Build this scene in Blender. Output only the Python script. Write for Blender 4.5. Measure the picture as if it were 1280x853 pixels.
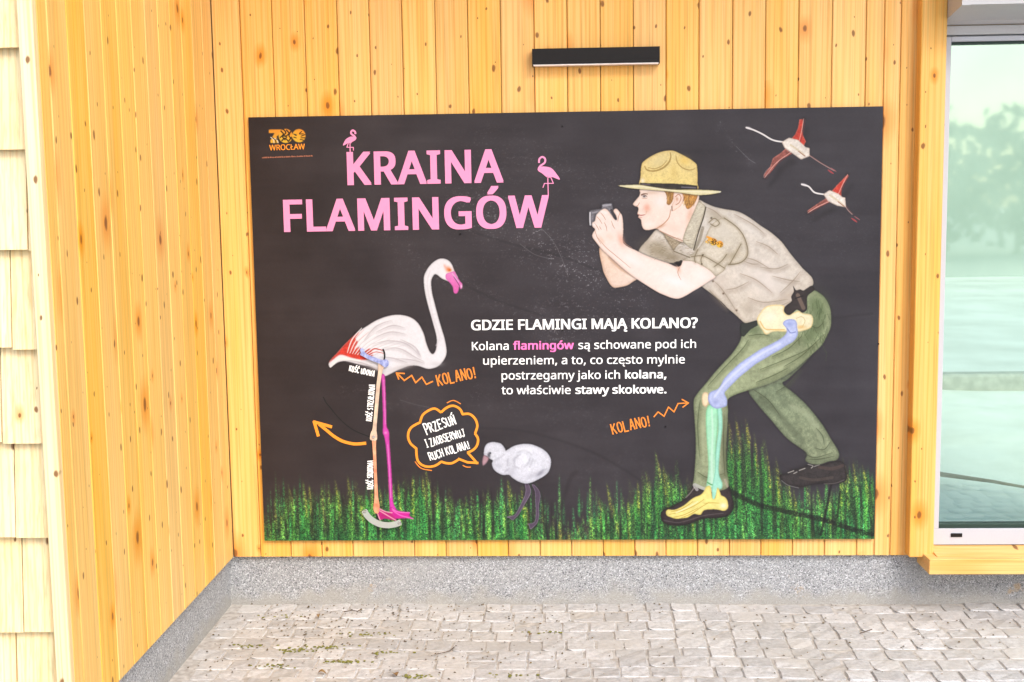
import bpy, bmesh, math, random
import numpy as np
from mathutils import Vector, Matrix, Euler

random.seed(7); rng = np.random.RandomState(7)
for o in list(bpy.data.objects): bpy.data.objects.remove(o)
sc = bpy.context.scene
COL = sc.collection

# ------------------------------------------------------------------ camera
CAM = np.array([1.1154, -4.3611, 1.2427]); YAW, PITCH, ROLL, FPX = -0.0414, -0.1144, -0.0144, 1513.0
def cam_basis():
    cy, sy, cp, sp = math.cos(YAW), math.sin(YAW), math.cos(PITCH), math.sin(PITCH)
    f = np.array([sy*cp, cy*cp, sp]); r = np.array([cy, -sy, 0.]); u = np.cross(r, f)
    c, s = math.cos(ROLL), math.sin(ROLL)
    return c*r+s*u, -s*r+c*u, f
CR, CU, CF = cam_basis()
def on_plane(px, py, axis=1, val=0.0):
    """world point where the view through photo position (px,py) meets the plane axis=val"""
    d = CF + CR*(px-640)/FPX - CU*(py-426.5)/FPX
    t = (val-CAM[axis])/d[axis]
    return CAM + d*t
cam = bpy.data.cameras.new('camera'); co = bpy.data.objects.new('camera', cam); COL.objects.link(co)
M = Matrix(((CR[0], CU[0], -CF[0], CAM[0]), (CR[1], CU[1], -CF[1], CAM[1]), (CR[2], CU[2], -CF[2], CAM[2]), (0, 0, 0, 1)))
co.matrix_world = M
cam.sensor_width = 36; cam.lens = 36*FPX/1280; cam.clip_start = 0.05; cam.clip_end = 2000
sc.camera = co

# ------------------------------------------------------------------ light
SUN_EL, SUN_AZ = 42, 148          # azimuth measured from +y (north) clockwise: light comes from behind the camera
w = bpy.data.worlds.new('World'); sc.world = w; w.use_nodes = True
nt = w.node_tree; bg = nt.nodes['Background']
sky = nt.nodes.new('ShaderNodeTexSky'); sky.sky_type = 'NISHITA'; sky.sun_disc = False
sky.sun_elevation = math.radians(SUN_EL); sky.sun_rotation = math.radians(SUN_AZ)
sky.air_density = 1.0; sky.dust_density = 2.5; sky.ozone_density = 0.6
nt.links.new(sky.outputs[0], bg.inputs[0]); bg.inputs[1].default_value = 0.15
sl = bpy.data.lights.new('sun', 'SUN'); sl.energy = 1.1; sl.angle = math.radians(24); sl.color = (1, .975, .94)
so = bpy.data.objects.new('sun', sl); COL.objects.link(so)
el, az = math.radians(SUN_EL), math.radians(SUN_AZ)
d = Vector((math.sin(az)*math.cos(el), math.cos(az)*math.cos(el), math.sin(el)))
so.rotation_euler = d.to_track_quat('Z', 'Y').to_euler(); so.location = (0, -6, 6)
sc.view_settings.view_transform = 'Standard'; sc.view_settings.look = 'None'; sc.view_settings.gamma = 1
sc.view_settings.exposure = 1.06

# ------------------------------------------------------------------ helpers
def srgb(r, g, b):
    f = lambda c: (c/255/12.92) if c/255 <= .04045 else ((c/255+.055)/1.055)**2.4
    return (f(r), f(g), f(b), 1)
def new_mat(name):
    m = bpy.data.materials.new(name); m.use_nodes = True
    n = m.node_tree.nodes; return m, n, m.node_tree.links, n['Principled BSDF']
def nd(n, t, **k):
    x = n.new(t)
    for a, v in k.items(): setattr(x, a, v)
    return x
def tag(o, label=None, cat=None, group=None, kind=None):
    if label: o['label'] = label
    if cat: o['category'] = cat
    if group: o['group'] = group
    if kind: o['kind'] = kind
    return o
def empty(name, loc=(0, 0, 0), label=None, cat=None, group=None):
    o = bpy.data.objects.new(name, None); COL.objects.link(o); o.location = loc; o.empty_display_size = .1
    return tag(o, label, cat, group)
def link(name, me, mat=None, parent=None, loc=None):
    o = bpy.data.objects.new(name, me); COL.objects.link(o)
    if mat and not me.materials: me.materials.append(mat)
    if parent: o.parent = parent
    if loc is not None:
        o.location = Vector(loc) - (parent_loc(parent) if parent else Vector((0, 0, 0)))
    return o
def parent_loc(p):
    v = Vector((0, 0, 0))
    while p: v += p.location; p = p.parent
    return v
def mesh_of(bm, name='m', smooth=False):
    me = bpy.data.meshes.new(name); bm.normal_update(); bm.to_mesh(me); bm.free()
    if smooth:
        for p in me.polygons: p.use_smooth = True
    return me
def box_bm(x0, x1, y0, y1, z0, z1, bev=0, seg=1, bm=None):
    b = bmesh.new()
    v = [b.verts.new((x, y, z)) for x in (x0, x1) for y in (y0, y1) for z in (z0, z1)]
    for f in ((0, 1, 3, 2), (4, 6, 7, 5), (0, 4, 5, 1), (2, 3, 7, 6), (0, 2, 6, 4), (1, 5, 7, 3)): b.faces.new([v[i] for i in f])
    bmesh.ops.recalc_face_normals(b, faces=b.faces)
    if bev: bmesh.ops.bevel(b, geom=b.edges[:], offset=bev, segments=seg, affect='EDGES', profile=.5)
    if bm is None: return b
    me = bpy.data.meshes.new('t'); b.to_mesh(me); b.free(); bm.from_mesh(me); bpy.data.meshes.remove(me)
    return bm
def box(name, x0, x1, y0, y1, z0, z1, mat, parent=None, bev=0, seg=1):
    """box in world coordinates, origin at its base centre"""
    c = Vector(((x0+x1)/2, (y0+y1)/2, z0))
    b = box_bm(x0-c.x, x1-c.x, y0-c.y, y1-c.y, 0, z1-z0, bev, seg)
    return link(name, mesh_of(b), mat, parent, c)
def prism(name, prof, axis, a0, a1, mat, parent=None, bev=0):
    """closed profile extruded along axis (0=x: prof is (y,z); 2=z: prof is (x,y))"""
    b = bmesh.new(); L = []
    for a in (a0, a1):
        L.append([b.verts.new((a, p[0], p[1]) if axis == 0 else (p[0], p[1], a)) for p in prof])
    n = len(prof)
    b.faces.new(L[0]); b.faces.new(L[1][::-1])
    for i in range(n): b.faces.new((L[0][i], L[1][i], L[1][(i+1) % n], L[0][(i+1) % n]))
    bmesh.ops.recalc_face_normals(b, faces=b.faces)
    if bev: bmesh.ops.bevel(b, geom=b.edges[:], offset=bev, segments=1, affect='EDGES')
    return link(name, mesh_of(b), mat, parent, (0, 0, 0))

# ------------------------------------------------------------------ materials
def wood_mat(name, base, dark, grain_axis='z', knots=1.0, rough=.5, vary=.06, seam=0.):
    m, n, l, p = new_mat(name)
    tc = nd(n, 'ShaderNodeTexCoord'); oi = nd(n, 'ShaderNodeObjectInfo')
    mul = nd(n, 'ShaderNodeMath', operation='MULTIPLY'); mul.inputs[1].default_value = 57.3
    l.new(oi.outputs['Random'], mul.inputs[0])
    cmb = nd(n, 'ShaderNodeCombineXYZ'); l.new(mul.outputs[0], cmb.inputs[0]); l.new(mul.outputs[0], cmb.inputs[2])
    add = nd(n, 'ShaderNodeVectorMath', operation='ADD'); l.new(tc.outputs['Object'], add.inputs[0]); l.new(cmb.outputs[0], add.inputs[1])
    def mapped(s):
        mp = nd(n, 'ShaderNodeMapping'); mp.inputs['Scale'].default_value = s; l.new(add.outputs[0], mp.inputs[0]); return mp
    g = 2 if grain_axis == 'z' else 0
    def sv(across, along): return tuple(along if i == g else across for i in range(3))
    # broad flow of the grain
    n1 = nd(n, 'ShaderNodeTexNoise'); n1.inputs['Scale'].default_value = 1; n1.inputs['Detail'].default_value = 3; l.new(mapped(sv(22, 1.1)).outputs[0], n1.inputs['Vector'])
    # fine streaks
    n2 = nd(n, 'ShaderNodeTexNoise'); n2.inputs['Scale'].default_value = 1; n2.inputs['Detail'].default_value = 4; l.new(mapped(sv(170, 2.2)).outputs[0], n2.inputs['Vector'])
    # rings: sine of warped across-coordinate
    wv = nd(n, 'ShaderNodeTexWave', wave_type='BANDS', bands_direction='X'); wv.inputs['Scale'].default_value = 1.0; wv.inputs['Distortion'].default_value = 9; wv.inputs['Detail'].default_value = 2; wv.inputs['Detail Scale'].default_value = .7
    l.new(mapped(sv(17, .55)).outputs[0], wv.inputs['Vector'])
    r1 = nd(n, 'ShaderNodeValToRGB'); r1.color_ramp.elements[0].position = .3; r1.color_ramp.elements[1].position = .72
    r1.color_ramp.elements[0].color = (*dark, 1); r1.color_ramp.elements[1].color = (*base, 1); l.new(n1.outputs[0], r1.inputs[0])
    def mixc(a, bcol, fac, mode='MIX'):
        x = nd(n, 'ShaderNodeMix', data_type='RGBA', blend_type=mode)
        if isinstance(fac, float): x.inputs[0].default_value = fac
        else: l.new(fac, x.inputs[0])
        l.new(a, x.inputs[6])
        if isinstance(bcol, tuple): x.inputs[7].default_value = bcol
        else: l.new(bcol, x.inputs[7])
        return x.outputs[2]
    def ramp(sock, a, b, inv=False):
        x = nd(n, 'ShaderNodeMapRange'); x.inputs[1].default_value = a; x.inputs[2].default_value = b
        x.inputs[3].default_value = 1. if inv else 0.; x.inputs[4].default_value = 0. if inv else 1.; l.new(sock, x.inputs[0]); return x.outputs[0]
    def mathn(op, a, b):
        x = nd(n, 'ShaderNodeMath', operation=op)
        for i, s in enumerate((a, b)):
            if isinstance(s, (int, float)): x.inputs[i].default_value = s
            else: l.new(s, x.inputs[i])
        return x.outputs[0]
    c = r1.outputs[0]
    c = mixc(c, (*[k*.62 for k in dark], 1), mathn('MULTIPLY', ramp(n2.outputs[0], .48, .72), .72))
    c = mixc(c, (dark[0]*.92, dark[1]*.72, dark[2]*.55, 1), mathn('MULTIPLY', ramp(wv.outputs['Fac'], .62, 1.), .42))
    # knots: a few large ones and pin knots
    for sc_, (ra, rb), keep, colr, halo in ((5.4, (.0, .052), .7, (.20, .075, .018, 1), .21), (13., (.0, .074), .66, (.19, .075, .02, 1), .0)):
        if not knots: break
        mp = mapped(sv(1, .55)); nw = nd(n, 'ShaderNodeTexNoise'); nw.inputs['Scale'].default_value = 30; l.new(mp.outputs[0], nw.inputs['Vector'])
        ad = nd(n, 'ShaderNodeVectorMath', operation='MULTIPLY_ADD'); l.new(nw.outputs['Color'], ad.inputs[0]); ad.inputs[1].default_value = (.012,)*3; l.new(mp.outputs[0], ad.inputs[2])
        s3 = nd(n, 'ShaderNodeSeparateXYZ'); l.new(ad.outputs[0], s3.inputs[0]); c3 = nd(n, 'ShaderNodeCombineXYZ'); l.new(s3.outputs[0], c3.inputs[0]); l.new(s3.outputs[2], c3.inputs[1])
        v = nd(n, 'ShaderNodeTexVoronoi', feature='F1', voronoi_dimensions='2D'); v.inputs['Scale'].default_value = sc_; l.new(c3.outputs[0], v.inputs['Vector'])
        sep = nd(n, 'ShaderNodeSeparateColor'); l.new(v.outputs['Color'], sep.inputs[0])
        k = mathn('LESS_THAN', sep.outputs[0], keep*knots)
        rs = mathn('ADD', mathn('MULTIPLY', mathn('POWER', sep.outputs[1], 1.6), 1.15), .32); dist = mathn('DIVIDE', v.outputs['Distance'], rs)
        if halo:
            c = mixc(c, (dark[0]*.85, dark[1]*.55, dark[2]*.3, 1), mathn('MULTIPLY', mathn('MULTIPLY', ramp(dist, .06, halo, True), k), .75))
        c = mixc(c, colr, mathn('MULTIPLY', mathn('MULTIPLY', ramp(dist, ra+rb*.55, rb, True), k), .9))
    # board to board variation
    hv = nd(n, 'ShaderNodeHueSaturation'); l.new(c, hv.inputs['Color'])
    l.new(mathn('ADD', mathn('MULTIPLY', oi.outputs['Random'], vary*2), 1-vary), hv.inputs['Value'])
    l.new(mathn('ADD', mathn('MULTIPLY', mathn('FRACT', mathn('MULTIPLY', oi.outputs['Random'], 7.7), 0), .12), .94), hv.inputs['Saturation'])
    l.new(hv.outputs[0], p.inputs['Base Color']); p.inputs['Roughness'].default_value = rough
    p.inputs['Specular IOR Level'].default_value = .3
    bp = nd(n, 'ShaderNodeBump'); bp.inputs['Strength'].default_value = .25; bp.inputs['Distance'].default_value = .001
    l.new(n2.outputs[0], bp.inputs['Height']); l.new(bp.outputs[0], p.inputs['Normal'])
    return m
def noisy_mat(name, c1, c2, scale=20, rough=.6, detail=4, metal=0, bump=0, lo=.35, hi=.65, spec=.5):
    m, n, l, p = new_mat(name)
    tc = nd(n, 'ShaderNodeTexCoord'); nz = nd(n, 'ShaderNodeTexNoise'); nz.inputs['Scale'].default_value = scale; nz.inputs['Detail'].default_value = detail
    l.new(tc.outputs['Object'], nz.inputs['Vector'])
    r = nd(n, 'ShaderNodeValToRGB'); r.color_ramp.elements[0].position = lo; r.color_ramp.elements[1].position = hi
    r.color_ramp.elements[0].color = (*c1, 1); r.color_ramp.elements[1].color = (*c2, 1)
    l.new(nz.outputs[0], r.inputs[0]); l.new(r.outputs[0], p.inputs['Base Color'])
    p.inputs['Roughness'].default_value = rough; p.inputs['Metallic'].default_value = metal; p.inputs['Specular IOR Level'].default_value = spec
    if bump:
        b = nd(n, 'ShaderNodeBump'); b.inputs['Strength'].default_value = .6; b.inputs['Distance'].default_value = bump
        l.new(nz.outputs[0], b.inputs['Height']); l.new(b.outputs[0], p.inputs['Normal'])
    return m
def chip_mat(name):
    """mosaic plaster of grey stone chips"""
    m, n, l, p = new_mat(name)
    tc = nd(n, 'ShaderNodeTexCoord')
    v = nd(n, 'ShaderNodeTexVoronoi'); v.inputs['Scale'].default_value = 330; l.new(tc.outputs['Object'], v.inputs['Vector'])
    sep = nd(n, 'ShaderNodeSeparateColor'); l.new(v.outputs['Color'], sep.inputs[0])
    r = nd(n, 'ShaderNodeValToRGB'); e = r.color_ramp.elements
    e[0].position = 0; e[0].color = (.05, .053, .06, 1); e[1].position = 1; e[1].color = (.68, .70, .74, 1)
    for pos, col in ((.07, (.13, .135, .145)), (.14, (.25, .26, .27)), (.5, (.32, .33, .34)), (.8, (.38, .385, .39))):
        q = e.new(pos); q.color = (*col, 1)
    l.new(sep.outputs[0], r.inputs[0])
    nz = nd(n, 'ShaderNodeTexNoise'); nz.inputs['Scale'].default_value = 3.5; nz.inputs['Detail'].default_value = 5; l.new(tc.outputs['Object'], nz.inputs['Vector'])
    mr = nd(n, 'ShaderNodeMapRange'); mr.inputs[1].default_value = .56; mr.inputs[2].default_value = .75; mr.inputs[4].default_value = .5; l.new(nz.outputs[0], mr.inputs[0])
    mx = nd(n, 'ShaderNodeMix', data_type='RGBA'); l.new(mr.outputs[0], mx.inputs[0]); l.new(r.outputs[0], mx.inputs[6]); mx.inputs[7].default_value = (.37, .37, .36, 1)
    # splash dirt along the foot
    sx = nd(n, 'ShaderNodeSeparateXYZ'); l.new(tc.outputs['Object'], sx.inputs[0])
    n3 = nd(n, 'ShaderNodeTexNoise'); n3.inputs['Scale'].default_value = 14; n3.inputs['Detail'].default_value = 6; l.new(tc.outputs['Object'], n3.inputs['Vector'])
    a = nd(n, 'ShaderNodeMath', operation='MULTIPLY_ADD'); l.new(n3.outputs[0], a.inputs[0]); a.inputs[1].default_value = -.17; l.new(sx.outputs[2], a.inputs[2])
    mr2 = nd(n, 'ShaderNodeMapRange'); mr2.inputs[1].default_value = -.045; mr2.inputs[2].default_value = .01; mr2.inputs[3].default_value = .75; mr2.inputs[4].default_value = 0; l.new(a.outputs[0], mr2.inputs[0])
    mx2 = nd(n, 'ShaderNodeMix', data_type='RGBA'); l.new(mr2.outputs[0], mx2.inputs[0]); l.new(mx.outputs[2], mx2.inputs[6]); mx2.inputs[7].default_value = (.36, .345, .31, 1)
    # a few rusty splashes
    n4 = nd(n, 'ShaderNodeTexNoise'); n4.inputs['Scale'].default_value = 4.3; n4.inputs['Detail'].default_value = 7; n4.inputs['Roughness'].default_value = .7; l.new(tc.outputs['Object'], n4.inputs['Vector'])
    mr3 = nd(n, 'ShaderNodeMapRange'); mr3.inputs[1].default_value = .655; mr3.inputs[2].default_value = .70; mr3.inputs[4].default_value = .7; l.new(n4.outputs[0], mr3.inputs[0])
    mx3 = nd(n, 'ShaderNodeMix', data_type='RGBA'); l.new(mr3.outputs[0], mx3.inputs[0]); l.new(mx2.outputs[2], mx3.inputs[6]); mx3.inputs[7].default_value = (.47, .33, .18, 1)
    l.new(mx3.outputs[2], p.inputs['Base Color']); p.inputs['Roughness'].default_value = .55
    b = nd(n, 'ShaderNodeBump'); b.inputs['Strength'].default_value = .7; b.inputs['Distance'].default_value = .003; b.invert = True
    l.new(v.outputs['Distance'], b.inputs['Height']); l.new(b.outputs[0], p.inputs['Normal'])
    return m
def sett_mat():
    m, n, l, p = new_mat('granite_sett')
    tc = nd(n, 'ShaderNodeTexCoord'); oi = nd(n, 'ShaderNodeObjectInfo'); geo = nd(n, 'ShaderNodeNewGeometry')
    nz = nd(n, 'ShaderNodeTexNoise'); nz.inputs['Scale'].default_value = 55; nz.inputs['Detail'].default_value = 6; nz.inputs['Roughness'].default_value = .7; l.new(geo.outputs['Position'], nz.inputs['Vector'])
    r = nd(n, 'ShaderNodeValToRGB'); r.color_ramp.elements[0].position = .32; r.color_ramp.elements[1].position = .62
    r.color_ramp.elements[0].color = (.36, .36, .355, 1); r.color_ramp.elements[1].color = (.57, .57, .57, 1); l.new(nz.outputs[0], r.inputs[0])
    fine = nd(n, 'ShaderNodeTexNoise'); fine.inputs['Scale'].default_value = 420; l.new(geo.outputs['Position'], fine.inputs['Vector'])
    mx = nd(n, 'ShaderNodeMix', data_type='RGBA', blend_type='MULTIPLY'); mx.inputs[0].default_value = .5
    fr = nd(n, 'ShaderNodeValToRGB'); fr.color_ramp.elements[0].position = .35; fr.color_ramp.elements[1].position = .5; fr.color_ramp.elements[0].color = (.55, .55, .57, 1); l.new(fine.outputs[0], fr.inputs[0])
    l.new(r.outputs[0], mx.inputs[6]); l.new(fr.outputs[0], mx.inputs[7])
    big = nd(n, 'ShaderNodeTexNoise'); big.inputs['Scale'].default_value = 5; big.inputs['Detail'].default_value = 4; l.new(geo.outputs['Position'], big.inputs['Vector'])
    bm_ = nd(n, 'ShaderNodeMapRange'); bm_.inputs[1].default_value = .4; bm_.inputs[2].default_value = .7; bm_.inputs[4].default_value = .65; l.new(big.outputs[0], bm_.inputs[0])
    m2 = nd(n, 'ShaderNodeMix', data_type='RGBA'); l.new(bm_.outputs[0], m2.inputs[0]); l.new(mx.outputs[2], m2.inputs[6]); m2.inputs[7].default_value = (.44, .42, .385, 1)
    hv = nd(n, 'ShaderNodeHueSaturation'); mr = nd(n, 'ShaderNodeMapRange'); mr.inputs[3].default_value = .86; mr.inputs[4].default_value = 1.1; l.new(oi.outputs['Random'], mr.inputs[0])
    l.new(mr.outputs[0], hv.inputs['Value']); l.new(m2.outputs[2], hv.inputs['Color']); l.new(hv.outputs[0], p.inputs['Base Color'])
    p.inputs['Roughness'].default_value = .7
    b = nd(n, 'ShaderNodeBump'); b.inputs['Strength'].default_value = .6; b.inputs['Distance'].default_value = .003
    l.new(nz.outputs[0], b.inputs['Height']); l.new(b.outputs[0], p.inputs['Normal'])
    return m
def plain(name, c, rough=.5, metal=0, spec=.5, sc_=60, d=.08):
    return noisy_mat(name, tuple(x*(1-d) for x in c), tuple(min(1, x*(1+d)) for x in c), sc_, rough, 3, metal, 0, .3, .7, spec)

WOOD = wood_mat('spruce_board', (.80, .50, .185), (.79, .43, .105))
WOODS = wood_mat('spruce_board_side', (.80, .535, .18), (.79, .465, .105))
WOODX = wood_mat('spruce_timber', (.80, .53, .23), (.78, .46, .15), grain_axis='x', knots=.7)
SHING = wood_mat('spruce_shingle', (.84, .72, .47), (.82, .64, .33), knots=.35, vary=.04)
CHIP = chip_mat('mosaic_plaster'); SETT = sett_mat()
JOINT = noisy_mat('joint_sand', (.33, .31, .28), (.50, .48, .45), 45, .9, 6, bump=.004)
PAVE = noisy_mat('far_paving', (.42, .40, .37), (.60, .58, .54), 8, .85, 8)
BLACK = plain('black_powder_coat', (.010, .0085, .0085), .55, 0, .2)
GREY = plain('light_grey_aluminium', (.46, .47, .52), .4, 0, .5, 200, .03)
GREYW = plain('warm_grey_lintel', (.46, .46, .48), .45, 0, .5, 200, .03)
GASK = plain('rubber_gasket', (.008, .03, .022), .6)
OPAL = plain('opal_diffuser', (.80, .72, .70), .4)
MEMB = plain('wall_core', (.30, .24, .16), .9)
# ------------------------------------------------------------------ setting: key levels
YB = 0.016                                   # face of the back wall boards
ZB = on_plane(600, 695.3, 1, YB)[2]          # lower end of the boards
XC = on_plane(292, 696, 1, YB)[0]            # inner corner
YP = YB+.022                                 # face of the plinth
ZG = on_plane(500, 755, 1, YP)[2]            # paving level at the wall
YE = on_plane(70, 440, 0, XC)[1]             # outer end of the side wall
ZT = 3.5                                    # soffit height
print('LEVELS', ZB, XC, ZG, YE)

# ground and paving
bmg = bmesh.new(); s = 150
gv = [bmg.verts.new(p) for p in ((-s, -s, 0), (s, -s, 0), (s, s, 0), (-s, s, 0))]; bmg.faces.new(gv)
tag(link('ground', mesh_of(bmg), PAVE, None, (0, 0, ZG-.03)), kind='structure')
pav = link('pavement', mesh_of(box_bm(-1.8, 4.0, -2.0, 0.02, -.02, 0)), JOINT, None, (.6, .04, ZG-.003)); tag(pav, kind='structure')
def sett_mesh(i):
    r = random.Random(100+i); b = bmesh.new(); n = 5
    hx = hy = .5; grid = []
    for j in range(n):
        row = []
        for k in range(n):
            x, y = -1+2*k/(n-1), -1+2*j/(n-1)
            ed = max(abs(x), abs(y)); z = 0 if ed < .9 else -.0035
            if ed < .9: x *= 1.84; y *= 1.84; z += r.uniform(-.0025, .0025)
            if abs(x) > .9 and abs(y) > .9 and ed >= .9: x *= .93; y *= .93
            row.append(b.verts.new((x*.5+r.uniform(-.016, .016), y*.5+r.uniform(-.016, .016), z)))
        grid.append(row)
    for j in range(n-1):
        for k in range(n-1): b.faces.new((grid[j][k], grid[j][k+1], grid[j+1][k+1], grid[j+1][k]))
    rim = [grid[0][k] for k in range(n)]+[grid[j][n-1] for j in range(1, n)]+[grid[n-1][k] for k in range(n-2, -1, -1)]+[grid[j][0] for j in range(n-2, 0, -1)]
    low = [b.verts.new((v.co.x*1.02, v.co.y*1.02, -.03)) for v in rim]
    for k in range(len(rim)): b.faces.new((rim[k], low[k], low[(k+1) % len(rim)], rim[(k+1) % len(rim)]))
    bmesh.ops.recalc_face_normals(b, faces=b.faces)
    me = mesh_of(b, 'sett'); me.materials.append(SETT); return me
smeshes = [sett_mesh(i) for i in range(10)]
y = YP-.004; row = 0; far = bmesh.new(); nset = 0; slots = []
while y > -1.85:
    dpt = random.uniform(.078, .096); x = -.95+random.uniform(0, .1)
    while x < 4.5:
        wd = random.uniform(.076, .112); cx, cy = x+wd/2, y-dpt/2
        x += wd+random.uniform(.002, .007)
        if cx-wd/2 < XC-.03 and cy > YE-.05: continue
        wob = .012*math.sin(cx*2.3+row*.7)+.012*math.sin(cx*5.1)
        px = 640+FPX*((np.array((cx, cy, ZG))-CAM)@CR)/((np.array((cx, cy, ZG))-CAM)@CF)
        py = 426.5-FPX*((np.array((cx, cy, ZG))-CAM)@CU)/((np.array((cx, cy, ZG))-CAM)@CF)
        me = random.choice(smeshes); rz = random.choice((0, math.pi))+random.uniform(-.02, .02)
        slots.append((py if py < 872 and -20 < px < 1310 else -1e6+py, me, cx, cy, wob, wd, dpt, rz))
    y -= dpt+random.uniform(.002, .006); row += 1
slots.sort(key=lambda s_: -s_[0])
for py, me, cx, cy, wob, wd, dpt, rz in slots:      # the 300 that show largest are stones of their own, the rest stays one piece
    if py > 0 and nset < 299:
        o = link('sett', me, None, pav); o.location = (cx-.6, cy+wob-.04, .003+random.uniform(-.002, .002)); o.scale = (wd, dpt, 1)
        o.rotation_euler = (random.uniform(-.02, .02), random.uniform(-.02, .02), rz); nset += 1
    else:
        mt = Matrix.Translation((cx-.6, cy+wob-.04, .003)) @ Matrix.Rotation(rz, 4, 'Z') @ Matrix.Diagonal((wd, dpt, 1, 1))
        t = bmesh.new(); t.from_mesh(me); t.transform(mt); tm = bpy.data.meshes.new('t'); t.to_mesh(tm); t.free(); far.from_mesh(tm); bpy.data.meshes.remove(tm)
fo = link('setts', mesh_of(far, 'setts', True), SETT, pav); fo['kind'] = 'stuff'
print('setts', nset)

# plinth, L shaped: along the back wall and along the side wall
pl = prism('plinth', [(XC-.022, YE+.02), (XC-.022, YP), (4.4, YP), (4.4, .30), (XC-.25, .30), (XC-.25, YE+.02)], 2, 0, ZB-ZG+.03, CHIP)
pl.location = (0, 0, ZG-.03)
tag(pl, 'grey stone chip plaster plinth running under the wooden boards', 'plinth')

# soffit above the recess
sof = box('soffit', XC-1.7, 4.6, YE-.25, .3, ZT, ZT+.2, WOODX); tag(sof, kind='structure')

# ---- back wall: vertical boards
def board_mesh(wd, h, th=.02, ch=.0028, axis='x'):
    """vertical board with chamfered long edges; origin at lower end, back at 0"""
    pr = [(-wd/2, 0), (-wd/2, -th+ch), (-wd/2+ch, -th), (wd/2-ch, -th), (wd/2, -th+ch), (wd/2, 0)]
    b = bmesh.new(); L = [[b.verts.new((p[0], p[1], z)) for p in pr] for z in (0, h)]
    b.faces.new(L[0]); b.faces.new(L[1][::-1])
    for i in range(6): b.faces.new((L[0][i], L[1][i], L[1][(i+1) % 6], L[0][(i+1) % 6]))
    bmesh.ops.recalc_face_normals(b, faces=b.faces); return mesh_of(b)
XR = on_plane(1131, 680, 1, YB)[0]           # where the window casing starts
bw = empty('back_wall', ((XC+XR)/2, YB+.02, ZB), 'pine board wall with vertical boards behind the dark flamingo panel', 'wall')
link('wall_core', mesh_of(box_bm(XC-.2, XR+.05, 0, .12, 0, ZT-ZB)), MEMB, bw, (0, YB+.021, ZB))
seams_px = [298.6, 338.8, 379.6, 420.4, 460.5, 501.5, 543, 584, 625, 667, 708.5, 750, 791.5, 832.5, 874, 916, 957.5, 999, 1041, 1083.5, 1106.5, 1127.5]
xs = [XC]+[on_plane(q, 1.5, 1, YB)[0] for q in seams_px]+[XR+.012]
HB = ZT-ZB; cache = {}
for a, b_ in zip(xs[:-1], xs[1:]):
    wd = round(b_-a-.0022, 4)
    if wd not in cache: cache[wd] = board_mesh(wd, HB)
    link('board', cache[wd], WOOD, bw, ((a+b_)/2, YB+.02, ZB))
# ---- side wall
sw = empty('side_wall', (XC-.02, YE/2, ZB), 'pine board side wall running forward on the left of the panel', 'wall')
link('wall_core', mesh_of(box_bm(-.10, -.001, YE+.06, .2, 0, HB)), MEMB, sw, (XC-.02, 0, ZB))
yy = YB; bm_side = board_mesh(.1162, HB)
nb = int((YB-YE)/.1184)
for k in range(nb):
    o = link('board', bm_side, WOODS, sw, (XC-.02, YB-.001-.1184*(k+.5), ZB)); o.rotation_euler.z = math.pi/2
yl = YB-.1184*nb-.001
if yl-YE > .01:
    o = link('board', board_mesh(yl-YE-.003, HB), WOODS, sw, (XC-.02, (yl+YE)/2, ZB)); o.rotation_euler.z = math.pi/2
# ---- shingled front face left of the corner, with a corner board
XPL = on_plane(27+ (75-27)*.5, 426, 1, YE)[0]
sh = empty('shingle_wall', (XC-.4, YE, ZG), 'sunlit front wall of pale overlapping wooden shingles at the far left', 'wall')
link('corner_board', mesh_of(box_bm(XPL-XC, 0, -.002, .028, 0, ZT-ZB+.02, .003)), SHING, sh, (XC, YE-.026, ZB-.02))
XSL = XPL-1.5
link('wall_core', mesh_of(box_bm(XSL-XPL, 0, 0, .1, 0, ZT-ZG)), MEMB, sh, (XPL-.001, YE+.045, ZG))
rows_px = [-70, 59.5, 187, 312, 436, 555, 674, 790.5, 905]
seamfrac = [(.16, .30), (.10, .26), (.13, .3), (.02, .17, .31), (.075, .20), (.115, .27), (.095, .24), (.09, .25), (.12, .3)]
for i, rp in enumerate(rows_px):
    zl = on_plane(35, rp, 1, YE)[2]; zu = zl+.30
    if zl < ZG+.02: zl = ZG+.02
    cuts = [0]+[0.004*0+f for f in seamfrac[i]]+[.42, .56, .73, .86, 1.02, 1.18, 1.33, 1.5]
    for k, (a, b_) in enumerate(zip(cuts[:-1], cuts[1:])):
        xr, xl = XPL-a-.0015, XPL-b_+.0015
        dz = random.uniform(-.004, .004)
        th0, th1 = .008+random.uniform(0, .003), .003; 
        b = bmesh.new(); q = []
        yb, yt = YE+.014, YE+.034
        for xx in (xl, xr):
            q.append([b.verts.new(v) for v in ((xx, yb, zl+dz), (xx, yb-th0, zl+dz), (xx, yt-th1, zu), (xx, yt, zu))])
        b.faces.new(q[0]); b.faces.new(q[1][::-1])
        for j in range(4): b.faces.new((q[0][j], q[1][j], q[1][(j+1) % 4], q[0][(j+1) % 4]))
        bmesh.ops.recalc_face_normals(b, faces=b.faces)
        bmesh.ops.translate(b, verts=b.verts, vec=(-(xl+xr)/2, -YE, -zl))
        link('shingle', mesh_of(b), SHING, sh, ((xl+xr)/2, YE, zl))

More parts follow.
